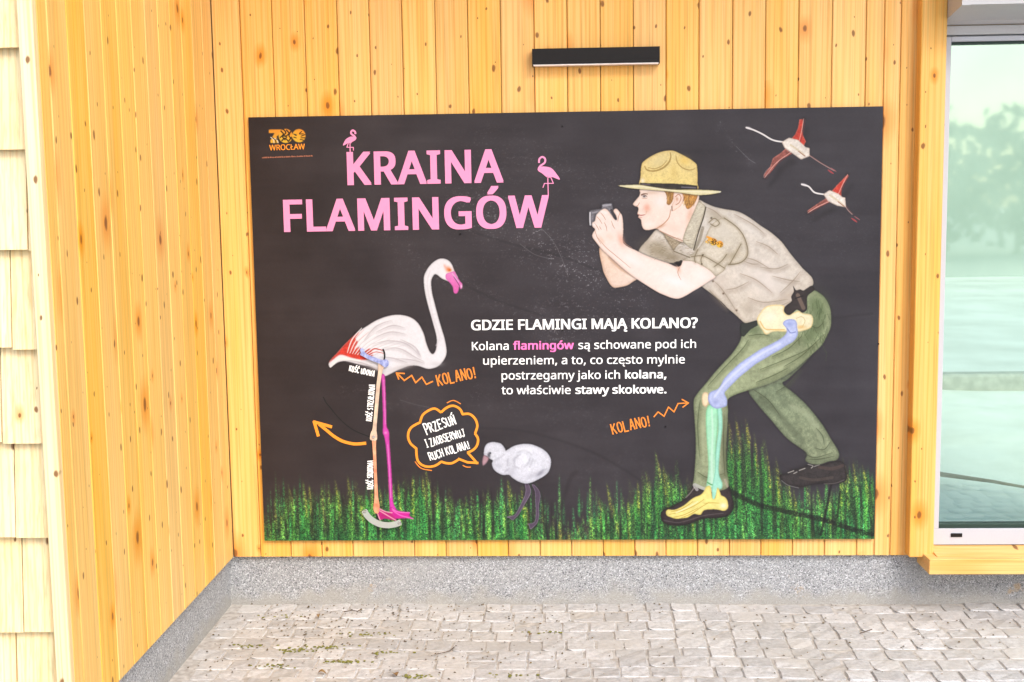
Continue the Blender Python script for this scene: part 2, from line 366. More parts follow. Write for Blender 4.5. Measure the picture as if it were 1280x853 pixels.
# ---- window casing, sill, frame, pane
YCS = YB-.055
x0, x1 = XR, on_plane(1167, 690, 1, YCS)[0]
zc = on_plane(1150, 697, 1, YCS)[2]
cas = link('window_casing', mesh_of(box_bm(-(x1-x0)/2, (x1-x0)/2, 0, YB+.12-YCS, 0, ZT-zc, .003)), WOOD, None, ((x0+x1)/2, YCS, zc))
tag(cas, 'wide pale pine casing board standing beside the window', 'trim')
YWN = YB+.005                                # face of the window frame
YSI = YB-.13
xs0 = on_plane(1161.5, 710, 1, YSI)[0]; zs1 = on_plane(1200, 699.5, 1, YSI)[2]; zs0 = on_plane(1200, 718.5, 1, YSI)[2]
# the top board slopes gently up to the frame
sill = empty('window_sill', ((xs0+4.4)/2, YSI, zs0), 'projecting pine sill under the window above the grey plinth', 'window sill')
link('front_board', mesh_of(box_bm(-(4.4-xs0)/2, (4.4-xs0)/2, 0, .03, 0, (zs1-zs0), .002)), WOODX, sill, ((xs0+4.4)/2, YSI, zs0))
link('end_block', mesh_of(box_bm(0, x1-xs0, 0, YP-YSI-.01, .001, (zs1-zs0)-.002)), WOODX, sill, (xs0+.001, YSI+.0305, zs0))
zf0 = on_plane(1200, 681.5, 1, YWN)[2]
pt = prism('top_board', [(YSI+.031, zs1-.03), (YSI+.031, zs1-.0005), (YWN+.03, zf0), (YWN+.03, zs1-.03)], 0, x1+.001, 4.4, WOODX, None)
pt.parent = sill; pt.location = -sill.location
win = empty('window', (2.7, YWN, zf0), 'tall window with light grey frame and pale green glass', 'window')
xf0 = x1+.001; xg0 = on_plane(1173.5, 655, 1, YWN)[0]
zg0 = on_plane(1230, 656.5, 1, YWN+.02)[2]; ztop = on_plane(1230, 51.5, 1, YWN)[2]; zgap = on_plane(1230, 44, 1, YWN)[2]; zfr = on_plane(1230, 32, 1, YWN)[2]
XE = 4.4
def wbox(name, a, b_, c, d_, e, f, mt, bev=.0015):
    return box(name, a, b_, c, d_, e, f, mt, win, bev)
fr = wbox('bottom_rail', xf0, XE, YWN, YWN+.06, zf0+.001, zg0-.008, GREY)
wbox('frame', xf0, xg0, YWN, YWN+.06, zg0-.0075, zgap-.004, GREY)
wbox('top_rail', xg0+.0005, XE, YWN, YWN+.06, ztop, zgap-.0035, GREY)
wbox('head_frame', xf0, XE, YWN-.004, YWN+.06, zgap+.002, zfr, GREYW)
wbox('gasket', xg0+.001, XE, YWN+.006, YWN+.05, zg0-.0075, zg0+.006, GASK, 0)
wbox('gasket', xg0+.001, XE, YWN+.012, YWN+.05, ztop-.008, ztop-.0005, GASK, 0)
sx = on_plane(1188.5, 669, 1, YWN)[0]; sx2 = on_plane(1202.5, 669, 1, YWN)[0]; sz = on_plane(1195, 671.3, 1, YWN)[2]; sz2 = on_plane(1195, 666.8, 1, YWN)[2]
wbox('drain_cap', sx, sx2, YWN-.004, YWN+.01, sz, sz2, BLACK, .001)
def glass_mat():
    m, n, l, p = new_mat('green_glass'); n.remove(p)
    tr = nd(n, 'ShaderNodeBsdfTransparent'); tr.inputs[0].default_value = (.78, .90, .82, 1)
    gl = nd(n, 'ShaderNodeBsdfGlossy'); gl.inputs['Roughness'].default_value = .03; gl.inputs[0].default_value = (.90, 1, .98, 1)
    fz = nd(n, 'ShaderNodeFresnel'); fz.inputs[0].default_value = 1.6
    mp = nd(n, 'ShaderNodeMath', operation='MULTIPLY_ADD'); mp.inputs[1].default_value = 1.6; mp.inputs[2].default_value = .01; l.new(fz.outputs[0], mp.inputs[0])
    mx = nd(n, 'ShaderNodeMixShader'); l.new(mp.outputs[0], mx.inputs[0]); l.new(tr.outputs[0], mx.inputs[1]); l.new(gl.outputs[0], mx.inputs[2])
    l.new(mx.outputs[0], n['Material Output'].inputs[0]); return m
GLASS = glass_mat()
link('pane', mesh_of(box_bm(xg0-.004-2.7, XE-2.7, 0, .006, zg0, ztop)), GLASS, win, (2.7, YWN+.026, 0))
link('wall_core', mesh_of(box_bm(x1-.002, 4.4, 0, .12, 0, ZT-zfr)), MEMB, bw, (0, YWN+.001, zfr+.001))
# lintel box above the window
ya, yb_ = YWN-.006, YB-.20
zA = on_plane(1230, 30.5, 1, ya)[2]; zA2 = on_plane(1230, 25.5, 1, ya-.02)[2]; zB2 = on_plane(1230, 5.5, 1, yb_)[2]
xl0 = on_plane(1187, 24, 1, ya)[0]
lt = empty('lintel_cover', (2.8, YB, zA), 'grey metal cover projecting above the window head', 'lintel')
lp = prism('cover_sheet', [(ya+.005, zA), (ya-.02, zA2), (yb_, zB2), (yb_, ZT-.01), (ya+.005, ZT-.01)], 0, xl0+.004, XE, GREYW, None)
lp.parent = lt; lp.location = -lt.location
ls = prism('end_cap', [(ya+.0045, zA-.001), (ya-.021, zA2-.002), (yb_-.003, zB2-.002), (yb_-.003, ZT-.01), (ya+.0045, ZT-.01)], 0, x1+.0005, xl0+.0035, GREYW, None)
ls.parent = lt; ls.location = -lt.location

def tube(b, pts, rad, seg=6):
    pv = None
    for i, pt_ in enumerate(pts):
        pt_ = Vector(pt_); dr = (Vector(pts[min(i+1, len(pts)-1)])-Vector(pts[max(i-1, 0)])).normalized(); q = dr.to_track_quat('Z', 'Y')
        rr = rad[i] if isinstance(rad, (list, tuple)) else rad
        ring = [b.verts.new(pt_+q @ Vector((math.cos(a*2*math.pi/seg)*rr, math.sin(a*2*math.pi/seg)*rr, 0))) for a in range(seg)]
        if pv:
            for a in range(seg): b.faces.new((pv[a], pv[(a+1) % seg], ring[(a+1) % seg], ring[a]))
        else: b.faces.new(ring[::-1])
        pv = ring
    b.faces.new(pv)
# ---- what is seen through the glass: open flamingo yard behind
SAND = noisy_mat('pale_yard_sand', (.70, .69, .62), (.84, .83, .77), 1.8, .9, 8, bump=.01)
YARD2 = noisy_mat('pale_yard_path', (.60, .60, .56), (.74, .74, .71), 1.0, .9, 6)
HEDGE = noisy_mat('hedge_leaf', (.20, .25, .19), (.32, .37, .30), 12, .8, 4)
STONE = noisy_mat('yard_kerb_stone', (.34, .34, .30), (.46, .45, .40), 14, .9, 5)
yardz = ZG+.02
b = bmesh.new(); nx, ny = 30, 60
gv = [[b.verts.new((-2+10*i/nx, 4.6*j/ny, (.025*math.sin(i*.9+j*.31)*math.sin(j*.22))+random.uniform(-.006, .006))) for i in range(nx+1)] for j in range(ny+1)]
for j in range(ny):
    for i in range(nx): b.faces.new((gv[j][i], gv[j][i+1], gv[j+1][i+1], gv[j+1][i]))
tag(link('yard_sand', mesh_of(b, 'yard', True), SAND, None, (2.6, .32, yardz)), kind='structure')
tag(box('yard_kerb', .4, 12, 4.92, 5.10, yardz-.05, yardz+.12, STONE, None, .02), 'low stone kerb across the sand seen through the window', 'kerb')
b = bmesh.new(); gq = [b.verts.new(p) for p in ((-3, 0, 0), (16, 0, 0), (16, 14, 0), (-3, 14, 0))]; b.faces.new(gq)
tag(link('yard_path', mesh_of(b), YARD2, None, (1, 5.10, yardz)), kind='structure')
tag(box('yard_backdrop', -3, 22, 18, 18.4, yardz, yardz+9, noisy_mat('pale_backdrop', (.36, .40, .37), (.50, .53, .50), .35, .9, 6), None), 'tall pale wall added across the yard to keep bright sky out of the glass', 'backdrop wall')  # added backdrop: hides the bright sky so the glass view stays pale
# trees across the square, behind the camera: they show in the glass
b = bmesh.new(); r = random.Random(9)
for k in range(44):
    cx_, cy_, hh = -36+k*1.8+r.uniform(-1, 1), -29+r.uniform(-2, 2), r.uniform(3.9, 4.7)
    tube(b, [(cx_, cy_, 0), (cx_+.1, cy_, hh*.7)], [.08, .04])
    for j in range(420):
        v = Vector((r.gauss(0, 1), r.gauss(0, 1), r.gauss(0, 1))).normalized()*r.uniform(.55, 1); p = Vector((cx_+v.x*2, cy_+v.y*1.6, hh*.48+v.z*hh*.5)); e = Euler((r.uniform(0, 6), r.uniform(0, 6), 0)); sz_ = r.uniform(.13, .28)
        b.faces.new([b.verts.new(p+e.to_matrix() @ Vector(q)*sz_) for q in ((-.5, 0, 0), (0, -1, .1), (.5, 0, 0), (0, 1, .1))])
tag(link('tree_line', mesh_of(b), noisy_mat('tree_leaf', (.13, .18, .10), (.20, .26, .15), 3, .8), None, (0, 0, ZG-.03)), 'row of green trees across the square mirrored in the glass', 'trees', kind='stuff')
# a dry branch lying on the sand
b = bmesh.new()
tube(b, [(0, .35, .03), (.15, .15, .07), (.32, -.05, .05), (.5, -.25, .06), (.75, -.35, .03)], [.018, .016, .013, .009, .005])
tag(link('branch', mesh_of(b, 'br', True), plain('dry_branch', (.30, .25, .18), .9), None, (2.75, 1.9, yardz)), 'thin dry branch lying on the sand behind the glass', 'branch')

# ---- wall lamp above the panel
YL = YB-.045
lc = [on_plane(px, py, 1, YL) for px, py in ((665.1, 61.5), (824.8, 57.8), (824.8, 78.7), (665.1, 83.2))]
lx0, lx1 = (lc[0][0]+lc[3][0])/2, (lc[1][0]+lc[2][0])/2; lz1, lz0 = (lc[0][2]+lc[1][2])/2, (lc[2][2]+lc[3][2])/2
lamp = empty('wall_lamp', ((lx0+lx1)/2, YB, lz0), 'long flat black lamp fixed to the boards above the panel', 'lamp')
b = box_bm(lx0, lx1, YL, YB, lz0+.012, lz1)
for a in ((lx0, lx0+.004), (lx1-.004, lx1)): box_bm(a[0], a[1], YL, YB, lz0, lz0+.0118, bm=b)
box_bm(lx0+.0042, lx1-.0042, YB-.003, YB, lz0, lz0+.0118, bm=b)
box_bm(lx0+.0042, lx1-.0042, YL, YL+.0015, lz0+.004, lz0+.0118, bm=b)
link('housing', mesh_of(b), BLACK, lamp, (0, 0, 0))
link('diffuser', mesh_of(box_bm(lx0+.0045, lx1-.0035, YL+.0018, YB-.0035, lz0, lz0+.0115)), OPAL, lamp, (0, 0, 0))
# ------------------------------------------------------------------ printed panel: artwork painted with numpy, then printed on flat shapes
K = 3.0; PX0, PY0 = 300, 125                       # working canvas: photo positions times K
W_, H_ = int(815*K), int(560*K)
art = np.zeros((H_, W_, 3), np.float32)
def up(a, w, h):
    """smooth upsample of a small random grid"""
    gy = np.linspace(0, a.shape[0]-1.001, h); gx = np.linspace(0, a.shape[1]-1.001, w)
    y0 = gy.astype(int); x0 = gx.astype(int); fy = (gy-y0)[:, None]; fx = (gx-x0)[None]
    fy = fy*fy*(3-2*fy); fx = fx*fx*(3-2*fx)
    A = a[y0][:, x0]; B = a[y0][:, x0+1]; C = a[y0+1][:, x0]; D = a[y0+1][:, x0+1]
    return (A*(1-fx)+B*fx)*(1-fy)+(C*(1-fx)+D*fx)*fy
def noise(cell, ax=1., ay=1., w=None, h=None):
    w = w or W_; h = h or H_
    return up(rng.rand(int(h/cell/ay)+3, int(w/cell/ax)+3).astype(np.float32), w, h).astype(np.float32)
GR = .5*noise(2.2)+.3*noise(5)+.2*noise(12)         # paper grain
GR2 = .4*noise(9)+.35*noise(26)+.25*noise(70)       # washes
def cat(pts, closed=True, n=6):
    P = np.array(pts, float); m = len(P); out = []
    for i in range(m if closed else m-1):
        p0, p1, p2, p3 = (P[(i-1) % m], P[i], P[(i+1) % m], P[(i+2) % m]) if closed else (P[max(i-1, 0)], P[i], P[i+1], P[min(i+2, m-1)])
        for t in np.arange(n)/n:
            out.append(.5*((2*p1)+(-p0+p2)*t+(2*p0-5*p1+4*p2-p3)*t*t+(-p0+3*p1-3*p2+p3)*t**3))
    if not closed: out.append(P[-1])
    return np.array(out)
def box_region(P, pad):
    x0 = max(0, int(P[:, 0].min()-pad)); x1 = min(W_, int(P[:, 0].max()+pad)+2); y0 = max(0, int(P[:, 1].min()-pad)); y1 = min(H_, int(P[:, 1].max()+pad)+2)
    return x0, x1, y0, y1
def cv(pts): P = np.array(pts, float); return (P-(PX0, PY0))*K
def blur(m, r):
    r = int(r)
    if r < 1: return m
    for ax in (0, 1):
        for _ in range(2):
            p = np.concatenate([np.repeat(np.take(m, [0], ax), r+1, ax), m, np.repeat(np.take(m, [-1], ax), r, ax)], ax)
            c = np.cumsum(p, ax, dtype=np.float64); n = m.shape[ax]
            m = ((np.take(c, range(2*r+1, 2*r+1+n), ax)-np.take(c, range(0, n), ax))/(2*r+1)).astype(np.float32)
    return m
def fillmask(P, reg):
    x0, x1, y0, y1 = reg; h, w = y1-y0, x1-x0
    tg = np.zeros((h, w+1), np.int32); ys = np.arange(y0, y1)+.5
    Q = np.roll(P, -1, 0)
    for (ax, ay), (bx, by) in zip(P, Q):
        if ay == by: continue
        lo, hi = min(ay, by), max(ay, by)
        i0 = max(0, int(math.ceil(lo-.5))-y0); i1 = min(h, int(math.ceil(hi-.5))-y0)
        if i1 <= i0: continue
        yy = ys[i0:i1]; xx = ax+(yy-ay)*(bx-ax)/(by-ay)
        xi = np.clip(np.ceil(xx-.5).astype(int)-x0, 0, w); np.add.at(tg, (np.arange(i0, i1), xi), 1)
    return ((np.cumsum(tg, 1)[:, :w] & 1)).astype(np.float32)
def comp(reg, col, a):
    x0, x1, y0, y1 = reg; s = art[y0:y1, x0:x1]
    s += (np.asarray(col, np.float32)-s)*a[..., None]
def c8(c): return np.array(c, np.float32)/255
def shape(pts, col, rim=None, rimw=4, rimk=.6, wash=.06, grain=.06, smooth=True, col2=None, dirn=(0, 1), soft=1, alpha=1., glow=0, n=6):
    """one painted shape; rim = colour towards the outline, col2 = colour at the far end along dirn"""
    P = cv(pts); P = cat(P, True, n) if smooth else P
    if glow:
        rg = box_region(P, glow*3*K); comp(rg, c8((26, 22, 24)), blur(fillmask(P, rg), glow*K)*.85)
    rg = box_region(P, 6); x0, x1, y0, y1 = rg; m = fillmask(P, rg); ms = blur(m, soft)
    yy, xx = np.mgrid[y0:y1, x0:x1]; c = np.ones((y1-y0, x1-x0, 3), np.float32)*c8(col)
    if col2 is not None:
        t = xx*dirn[0]+yy*dirn[1]; pv = P[:, 0]*dirn[0]+P[:, 1]*dirn[1]; t = np.clip((t-pv.min())/(pv.max()-pv.min()+1e-6), 0, 1)[..., None]
        c = c*(1-t)+c8(col2)*t
    if rim is not None:
        e = np.clip(1-blur(m, rimw*K/2), 0, 1)*2*rimk; e = np.clip(e, 0, 1)*m; e *= .55+.9*GR2[y0:y1, x0:x1]
        c = c+(c8(rim)-c)*np.clip(e, 0, 1)[..., None]
    f = 1+(GR2[y0:y1, x0:x1]-.5)*2*wash+(GR[y0:y1, x0:x1]-.5)*2*grain
    comp(rg, np.clip(c*f[..., None], 0, 1), ms*alpha); return P
def line(pts, col, wd, alpha=1., smooth=True, taper=0, soft=.5, rough=0, n=6):
    P = cv(pts); P = cat(P, False, n) if smooth and len(P) > 2 else P
    hw = wd*K/2; rg = box_region(P, hw+4); x0, x1, y0, y1 = rg
    if x1-x0 < 2 or y1-y0 < 2: return
    yy, xx = np.mgrid[y0:y1, x0:x1].astype(np.float32); best = np.full(xx.shape, 1e9, np.float32); m = len(P)-1
    for i in range(m):
        a, b_ = P[i], P[i+1]; d = b_-a; L = d@d+1e-9
        t = np.clip(((xx-a[0])*d[0]+(yy-a[1])*d[1])/L, 0, 1); ds = np.hypot(xx-a[0]-t*d[0], yy-a[1]-t*d[1])
        if taper: g = (i+t)/m; ds = ds+hw*taper*np.abs(g*2-1)**1.5
        best = np.minimum(best, ds)
    al = np.clip((hw-best)/(2*soft)+.5, 0, 1)
    if rough: al = al*np.clip((GR[y0:y1, x0:x1]-.5+(1-rough))*3, 0, 1)
    comp(rg, c8(col), al*alpha)
def blob(x, y, rx, ry, col, alpha, ang=0.):
    cx, cy = (x-PX0)*K, (y-PY0)*K; R_ = max(rx, ry)*K*2.2; P = np.array([[cx-R_, cy-R_], [cx+R_, cy+R_]]); rg = box_region(P, 1); x0, x1, y0, y1 = rg
    yy, xx = np.mgrid[y0:y1, x0:x1].astype(np.float32); dx, dy = xx-cx, yy-cy; c, s = math.cos(ang), math.sin(ang)
    u, v = (dx*c+dy*s)/(rx*K), (-dx*s+dy*c)/(ry*K); comp(rg, c8(col), np.exp(-(u*u+v*v)*1.6)*alpha)

# --- chalkboard ground
big = .5*noise(260)+.3*noise(110)+.2*noise(50)
wv = noise(40, 7, 1)*.6+noise(14, 9, 1)*.4
xg = np.linspace(0, 1, W_, dtype=np.float32)[None, :]
base = 57-9*np.exp(-np.linspace(0, 1, W_, dtype=np.float32)[None, :]*4)+(big-.5)*20+(wv-.5)*9+(GR-.5)*8  # darker towards the left: shade of the side wall painted into the ground
art[..., 0] = base+3+3*(1-xg); art[..., 1] = base-1-4*np.exp(-xg*5); art[..., 2] = base+1-7*np.exp(-xg*5)+3*xg
art /= 255.
# scuffs and chalk dust: bright broken speckle bands
yy, xx = np.mgrid[0:H_, 0:W_].astype(np.float32)
XP = xx/K+PX0; YP_ = yy/K+PY0
warp = (noise(60)-.5)*40+(noise(22)-.5)*16
spk = np.clip(noise(3.0)*noise(4.5, 2, 1)*2.6-1.0, 0, 1)
for x0, y0, x1, y1, wd, st in ((590, 265, 760, 345, 36, .5), (600, 180, 780, 240, 26, .22), (480, 300, 720, 430, 16, .22), (640, 250, 700, 330, 6, .35), (700, 375, 800, 395, 22, .30),
                              (600, 500, 760, 530, 22, .20), (430, 490, 530, 510, 8, .22), (925, 285, 1100, 300, 40, .10), (720, 330, 800, 360, 16, .25), (680, 410, 740, 420, 20, .22), (720, 595, 800, 570, 16, .15), (900, 165, 940, 205, 5, .35)):
    dx, dy = x1-x0, y1-y0; L2 = dx*dx+dy*dy; t = np.clip(((XP-x0)*dx+(YP_-y0)*dy)/L2, 0, 1); ds = np.hypot(XP-x0-t*dx, YP_-y0-t*dy+warp*.5)
    a = np.exp(-(ds/wd)**2)*st*(spk*.95+.16*wv); art += a[..., None]*np.float32(.5)
for pts in (((590, 290), (640, 305), (700, 320), (740, 335), (780, 350)), ((600, 535), (660, 540), (740, 565), (800, 600)), ((560, 345), (620, 375), (680, 395)), ((700, 430), (760, 450), (820, 455)), ((905, 390), (1000, 400), (1090, 392))):
    line(pts, (44, 40, 42), 3.2, .4, rough=.4, soft=3)
for pts in (((676, 285), (690, 300), (700, 318), (710, 345)), ((650, 305), (668, 318), (690, 324)), ((920, 183), (935, 198), (944, 204)), ((500, 500), (520, 506), (540, 510))):
    line(pts, (150, 145, 146), .7, .45, rough=.5)
del XP, YP_, warp, spk

# --- grass
rg_ = random.Random(3)
def env(x):
    pts = [(325, 640), (345, 625), (360, 605), (400, 598), (440, 590), (470, 600), (520, 575), (560, 605), (600, 605), (640, 592), (680, 622), (705, 655), (730, 640), (755, 605), (780, 610), (800, 585),
           (830, 560), (870, 590), (905, 530), (930, 510), (955, 540), (975, 575), (1000, 600), (1040, 595), (1060, 555), (1092, 560)]
    for (a, b_), (c, d_) in zip(pts[:-1], pts[1:]):
        if a <= x <= c: return b_+(d_-b_)*(x-a)/(c-a)
    return 640
sp1 = noise(1.6)*.6+noise(3)*.4
def blade(x, top, bot, wd, col, al, lean=0., speck=.0):
    x0 = int((x-wd*3-abs(lean)-PX0)*K); x1 = int((x+wd*3+abs(lean)-PX0)*K)+1; y0 = int((top-PY0)*K); y1 = min(H_, int((bot-PY0)*K))
    x0 = max(x0, 0); x1 = min(x1, W_); y0 = max(y0, 0)
    if x1 <= x0 or y1 <= y0: return
    yy, xx = np.mgrid[y0:y1, x0:x1].astype(np.float32); t = (yy-y0)/(y1-y0)
    cx = (x-PX0)*K-lean*K*(1-t)**1.4; hw = wd*K*np.clip(t*2.2, .12, 1)*(1-.3*np.clip(t-.7, 0, 1))
    a = np.clip((hw-np.abs(xx-cx))/1.5+.5, 0, 1)*np.clip(t*5, 0, 1)*np.clip((1-t)*5, 0, 1)
    s = sp1[y0:y1, x0:x1]; a = a*np.clip((s-.5+.5*(1-speck))*4, 0, 1)
    comp((x0, x1, y0, y1), c8(col), a*al)
greens = [(44, 112, 54), (54, 142, 66), (46, 130, 64), (84, 164, 66), (36, 92, 50), (98, 176, 66)]
for k in range(900):       # dark soft ground coat
    x = rg_.uniform(326, 1098); tp = env(x)+rg_.uniform(18, 70); blade(x, tp, 690, rg_.uniform(1.5, 4), rg_.choice([(40, 92, 50), (48, 118, 62), (46, 106, 58), (36, 78, 46)]), .62, rg_.uniform(-2, 2), .35)
for k in range(700):
    x = rg_.uniform(326, 1098); tp = env(x)+abs(rg_.gauss(0, 26))+12; blade(x, tp, rg_.uniform(max(tp+20, 640), 700), rg_.uniform(.7, 2.0), rg_.choice(greens), rg_.uniform(.35, .8), rg_.uniform(-2, 4), .55)
for k in range(150):
    x = rg_.uniform(330, 1092); tp = env(x)+rg_.uniform(-4, 26); blade(x, tp, tp+rg_.uniform(40, 80), rg_.uniform(2, 4.2), rg_.choice([(126, 160, 66), (96, 150, 60), (150, 170, 76), (70, 130, 58)]), rg_.uniform(.4, .75), rg_.uniform(0, 7), 1.02)
for k in range(62):        # clumps: dark gap beside a lit blade with yellow speckle at its tip
    x = 330+k*12.4+rg_.uniform(-4, 4); tp = env(min(x, 1090))+rg_.uniform(-8, 20); ln = rg_.uniform(1, 9); w2 = rg_.uniform(1.4, 2.6)
    blade(x+5, tp+18, 676, rg_.uniform(1.6, 3.2), (40, 34, 36), .6, ln*.5, .3)
    blade(x, tp, rg_.uniform(640, 690), w2*1.5, (66, 120, 50), .55, ln, .7)
    blade(x-.6, tp, tp+rg_.uniform(45, 80), w2*.8, (214, 204, 70) if rg_.random() < .75 else (146, 190, 80), .95, ln, .95)
    blade(x+.4, tp+4, tp+rg_.uniform(35, 60), w2*.5, (244, 232, 112), .85, ln, .98)
for k in range(420):       # bright green flecked strokes low down
    x = rg_.uniform(330, 1092); b_ = rg_.uniform(640, 690); blade(x, b_-rg_.uniform(15, 60), b_, rg_.uniform(.5, 1.5), rg_.choice([(96, 200, 86), (66, 176, 84), (136, 212, 96), (56, 156, 80), (90, 210, 116)]), rg_.uniform(.4, .85), rg_.uniform(-1, 2), .7)
for k in range(60):
    x = rg_.uniform(330, 1092); blade(x, rg_.uniform(600, 650), 680, rg_.uniform(.5, 1.4), (34, 28, 32), .6, rg_.uniform(-2, 5), .3)
g0 = int((500-PY0)*K); sub = art[g0:]; old = sub.copy()
for c_ in range(3): sub[..., c_] = blur(sub[..., c_], 3)
gm = np.clip((old[..., 1]-old[..., 0])*9, 0, 1)[..., None]; gm = blur(gm[..., 0], 3)[..., None]
sub[:] = (sub*.62+old*.38)*(1+gm*(sp1[g0:, :, None]-.5)*1.5)+gm*np.clip(GR[g0:, :, None]-.56, 0, 1)*np.float32(.9)*np.array([.8, 1, .35], np.float32)
line([(905, 610), (945, 630), (985, 640), (1030, 650), (1060, 660), (1090, 668)], (26, 24, 26), 6, .7, rough=.62, soft=3)
line([(1040, 600), (1032, 640), (1026, 668)], (26, 20, 26), 3, .7, rough=.3, soft=2)
line([(1050, 615), (1046, 650)], (26, 20, 26), 3, .6, rough=.3, soft=2)
line([(700, 640), (712, 600), (720, 590)], (50, 44, 46), 5, .5, soft=5)

# --- printed shapes, each also cut as a flat layer on the panel: (name, outline, layer, parent)
CUT = []
def cut(name, P, lay, par, label=None): CUT.append((name, P, 2+.6*sum(1 for c in CUT if c[3] == par), par, label))

# flying flamingos
def flying(nk, body, up_, down, legs, feet, nm):
    bx0, by0 = np.mean(np.array(body), 0)
    for p_ in (up_, down):
        shape([(x+6, y+12) for x, y in p_], (36, 32, 34), alpha=.45, soft=6)
    cut('wing', shape(down, (150, 84, 74), rim=(222, 140, 122), rimw=2.4, rimk=.8, wash=.2, grain=.25, smooth=False), 2, nm)
    cut('wing', shape(up_, (205, 62, 48), rim=(226, 150, 128), rimw=2.2, rimk=.7, wash=.15, grain=.2, smooth=False, col2=(214, 70, 54), dirn=(0, 1)), 2, nm)
    for pp_ in (up_, down):
        tip = min(pp_, key=lambda q: q[1]) if pp_ is up_ else max(pp_, key=lambda q: q[1]); blob(tip[0], tip[1], 3.4, 2.6, (46, 36, 40), .8)
        cxm, cym = np.mean(np.array(pp_), 0); line([tip, (cxm+1, cym), (bx0, by0)], (240, 176, 160), 1.1, .8, taper=.3); line([(tip[0]+2, tip[1]+1), (cxm+3, cym+1), (bx0+2, by0)], (120, 46, 44), 1., .6, taper=.3)
    line(legs, (190, 150, 140), 1.2, .8); line([(x+2, y+.2) for x, y in legs], (110, 70, 66), .7, .8)
    line(feet, (180, 70, 74), 2.2, .9, taper=.4); line([(x+3.5, y-2.5) for x, y in feet], (190, 110, 110), 1.4, .7, taper=.4)
    line(nk, (244, 236, 228), 2.0, 1); blob(nk[0][0]+3, nk[0][1]+.6, 4, 1.8, (250, 240, 235), .95, .3)
    P = shape(body, (246, 234, 218), rim=(170, 126, 100), rimw=2, rimk=.5, wash=.1, grain=.12, smooth=False); cut('body', P, 3, nm)
    bx, by = np.mean(np.array(body), 0)
    line([(bx-8, by-4), (bx+2, by+3), (bx+9, by+9)], (200, 178, 130), 2.6, .45); line([(bx+2, by+4), (bx+10, by+10)], (150, 80, 60), 1, .7)
flying([(932.8, 159.6), (941.3, 162.3), (952.5, 167.5), (965.6, 175), (979, 177.6)],
       [(976.9, 177.8), (986.3, 172.2), (997.5, 175), (1006.9, 184), (1012, 185.3), (1012, 195.6), (1001.3, 199.8), (991.9, 193), (980.6, 185.3)],
       [(989, 174), (994, 168), (997.5, 160), (999.4, 149.5), (1004.5, 148.5), (1002.8, 163.8), (1004, 170), (1007.5, 177), (1004, 184)],
       [(982, 186), (975, 192), (966, 198), (963, 208), (954.4, 219), (955.5, 222.5), (965.6, 213), (975, 200), (990, 192.5)],
       [(1010.6, 193.8), (1026, 204), (1042.5, 213.4)], [(1035, 212.5), (1041.5, 217)], 'flying_flamingo')
flying([(1002, 230.5), (1010.6, 233.2), (1018, 240.6), (1029.4, 243)],
       [(1029, 243), (1036.9, 237.8), (1048, 242.4), (1053, 246.5), (1056.5, 247.2), (1057.5, 259.4), (1046.3, 257.5), (1035, 251.9)],
       [(1039.7, 239), (1045, 233), (1052, 226), (1059.4, 218), (1060.9, 219.8), (1055, 229), (1051.9, 236), (1051.5, 246)],
       [(1034, 247), (1021.9, 254.7), (1008.8, 264), (1009.7, 266.4), (1018, 262), (1028, 257), (1038.8, 251.5)],
       [(1056, 257), (1060, 263), (1065, 268)], [(1064.5, 273), (1071, 277.5)], 'flying_flamingo')
line([(954, 222), (957, 214), (963, 209)], (170, 140, 140), 1, .5); line([(957, 221), (962, 213)], (150, 120, 124), 1, .5)

# --- ranger
R_ = 'ranger_picture'
far_leg = [(1016, 440), (1004, 456), (985, 474), (978.3, 480), (994, 493), (1010.5, 509), (1028, 531), (1038.4, 548.5), (1048.6, 566), (1046, 575), (1036, 577), (1025, 580.7), (1013.5, 580), (1006.5, 575), (1007.6, 566), (984, 548.5), (963.6, 525), (946, 504.5), (936, 486), (960, 470), (990, 450)]
far_boot = [(975, 593.5), (985.3, 592), (988, 588), (997.5, 586), (1008.8, 581.5), (1016.3, 581.3), (1030.3, 580), (1044.4, 576.4), (1052.8, 577.5), (1056.6, 585), (1058.5, 598), (1053.8, 603), (1039.7, 605.7), (1028, 604.5), (1016.3, 606), (1005, 608.5), (995.6, 609), (983.4, 605.7), (976, 599)]
P = shape(far_boot, (60, 54, 53), rim=(28, 22, 24), rimw=5, rimk=.6, wash=.25, grain=.2, glow=3); cut('shoe', P, 3, R_)
line([(977, 601), (985, 606.5), (998, 610)], (120, 116, 112), 1.3, .8); line([(1030, 605), (1044, 604), (1055, 600)], (110, 104, 98), 1.2, .7)
for q in (((985, 591), (992, 588.5)), ((999, 588), (1006, 585.5)), ((992, 592), (996, 590)), ((1010, 580.5), (1016, 582.5), (1014, 585)), ((1018, 583), (1024, 581))): line(q, (176, 170, 160), 1.4, .85)
line([(1024, 584), (1040, 586), (1053, 582)], (104, 80, 72), 4, .45, rough=.3); line([(1000, 597), (1018, 600), (1040, 597)], (98, 84, 76), 3.5, .5, rough=.4)
P = shape(far_leg, (122, 134, 104), rim=(66, 72, 54), rimw=6, rimk=.5, wash=.2, grain=.16, glow=2, col2=(150, 158, 122), dirn=(.4, 1)); cut('trouser_leg', P, 4, R_)
line([(990, 508), (1010, 520), (1026, 545), (1036, 560)], (176, 184, 146), 7, .5, rough=.35, soft=6); line([(950, 500), (975, 520), (1000, 550)], (96, 104, 80), 8, .5, rough=.3, soft=6)
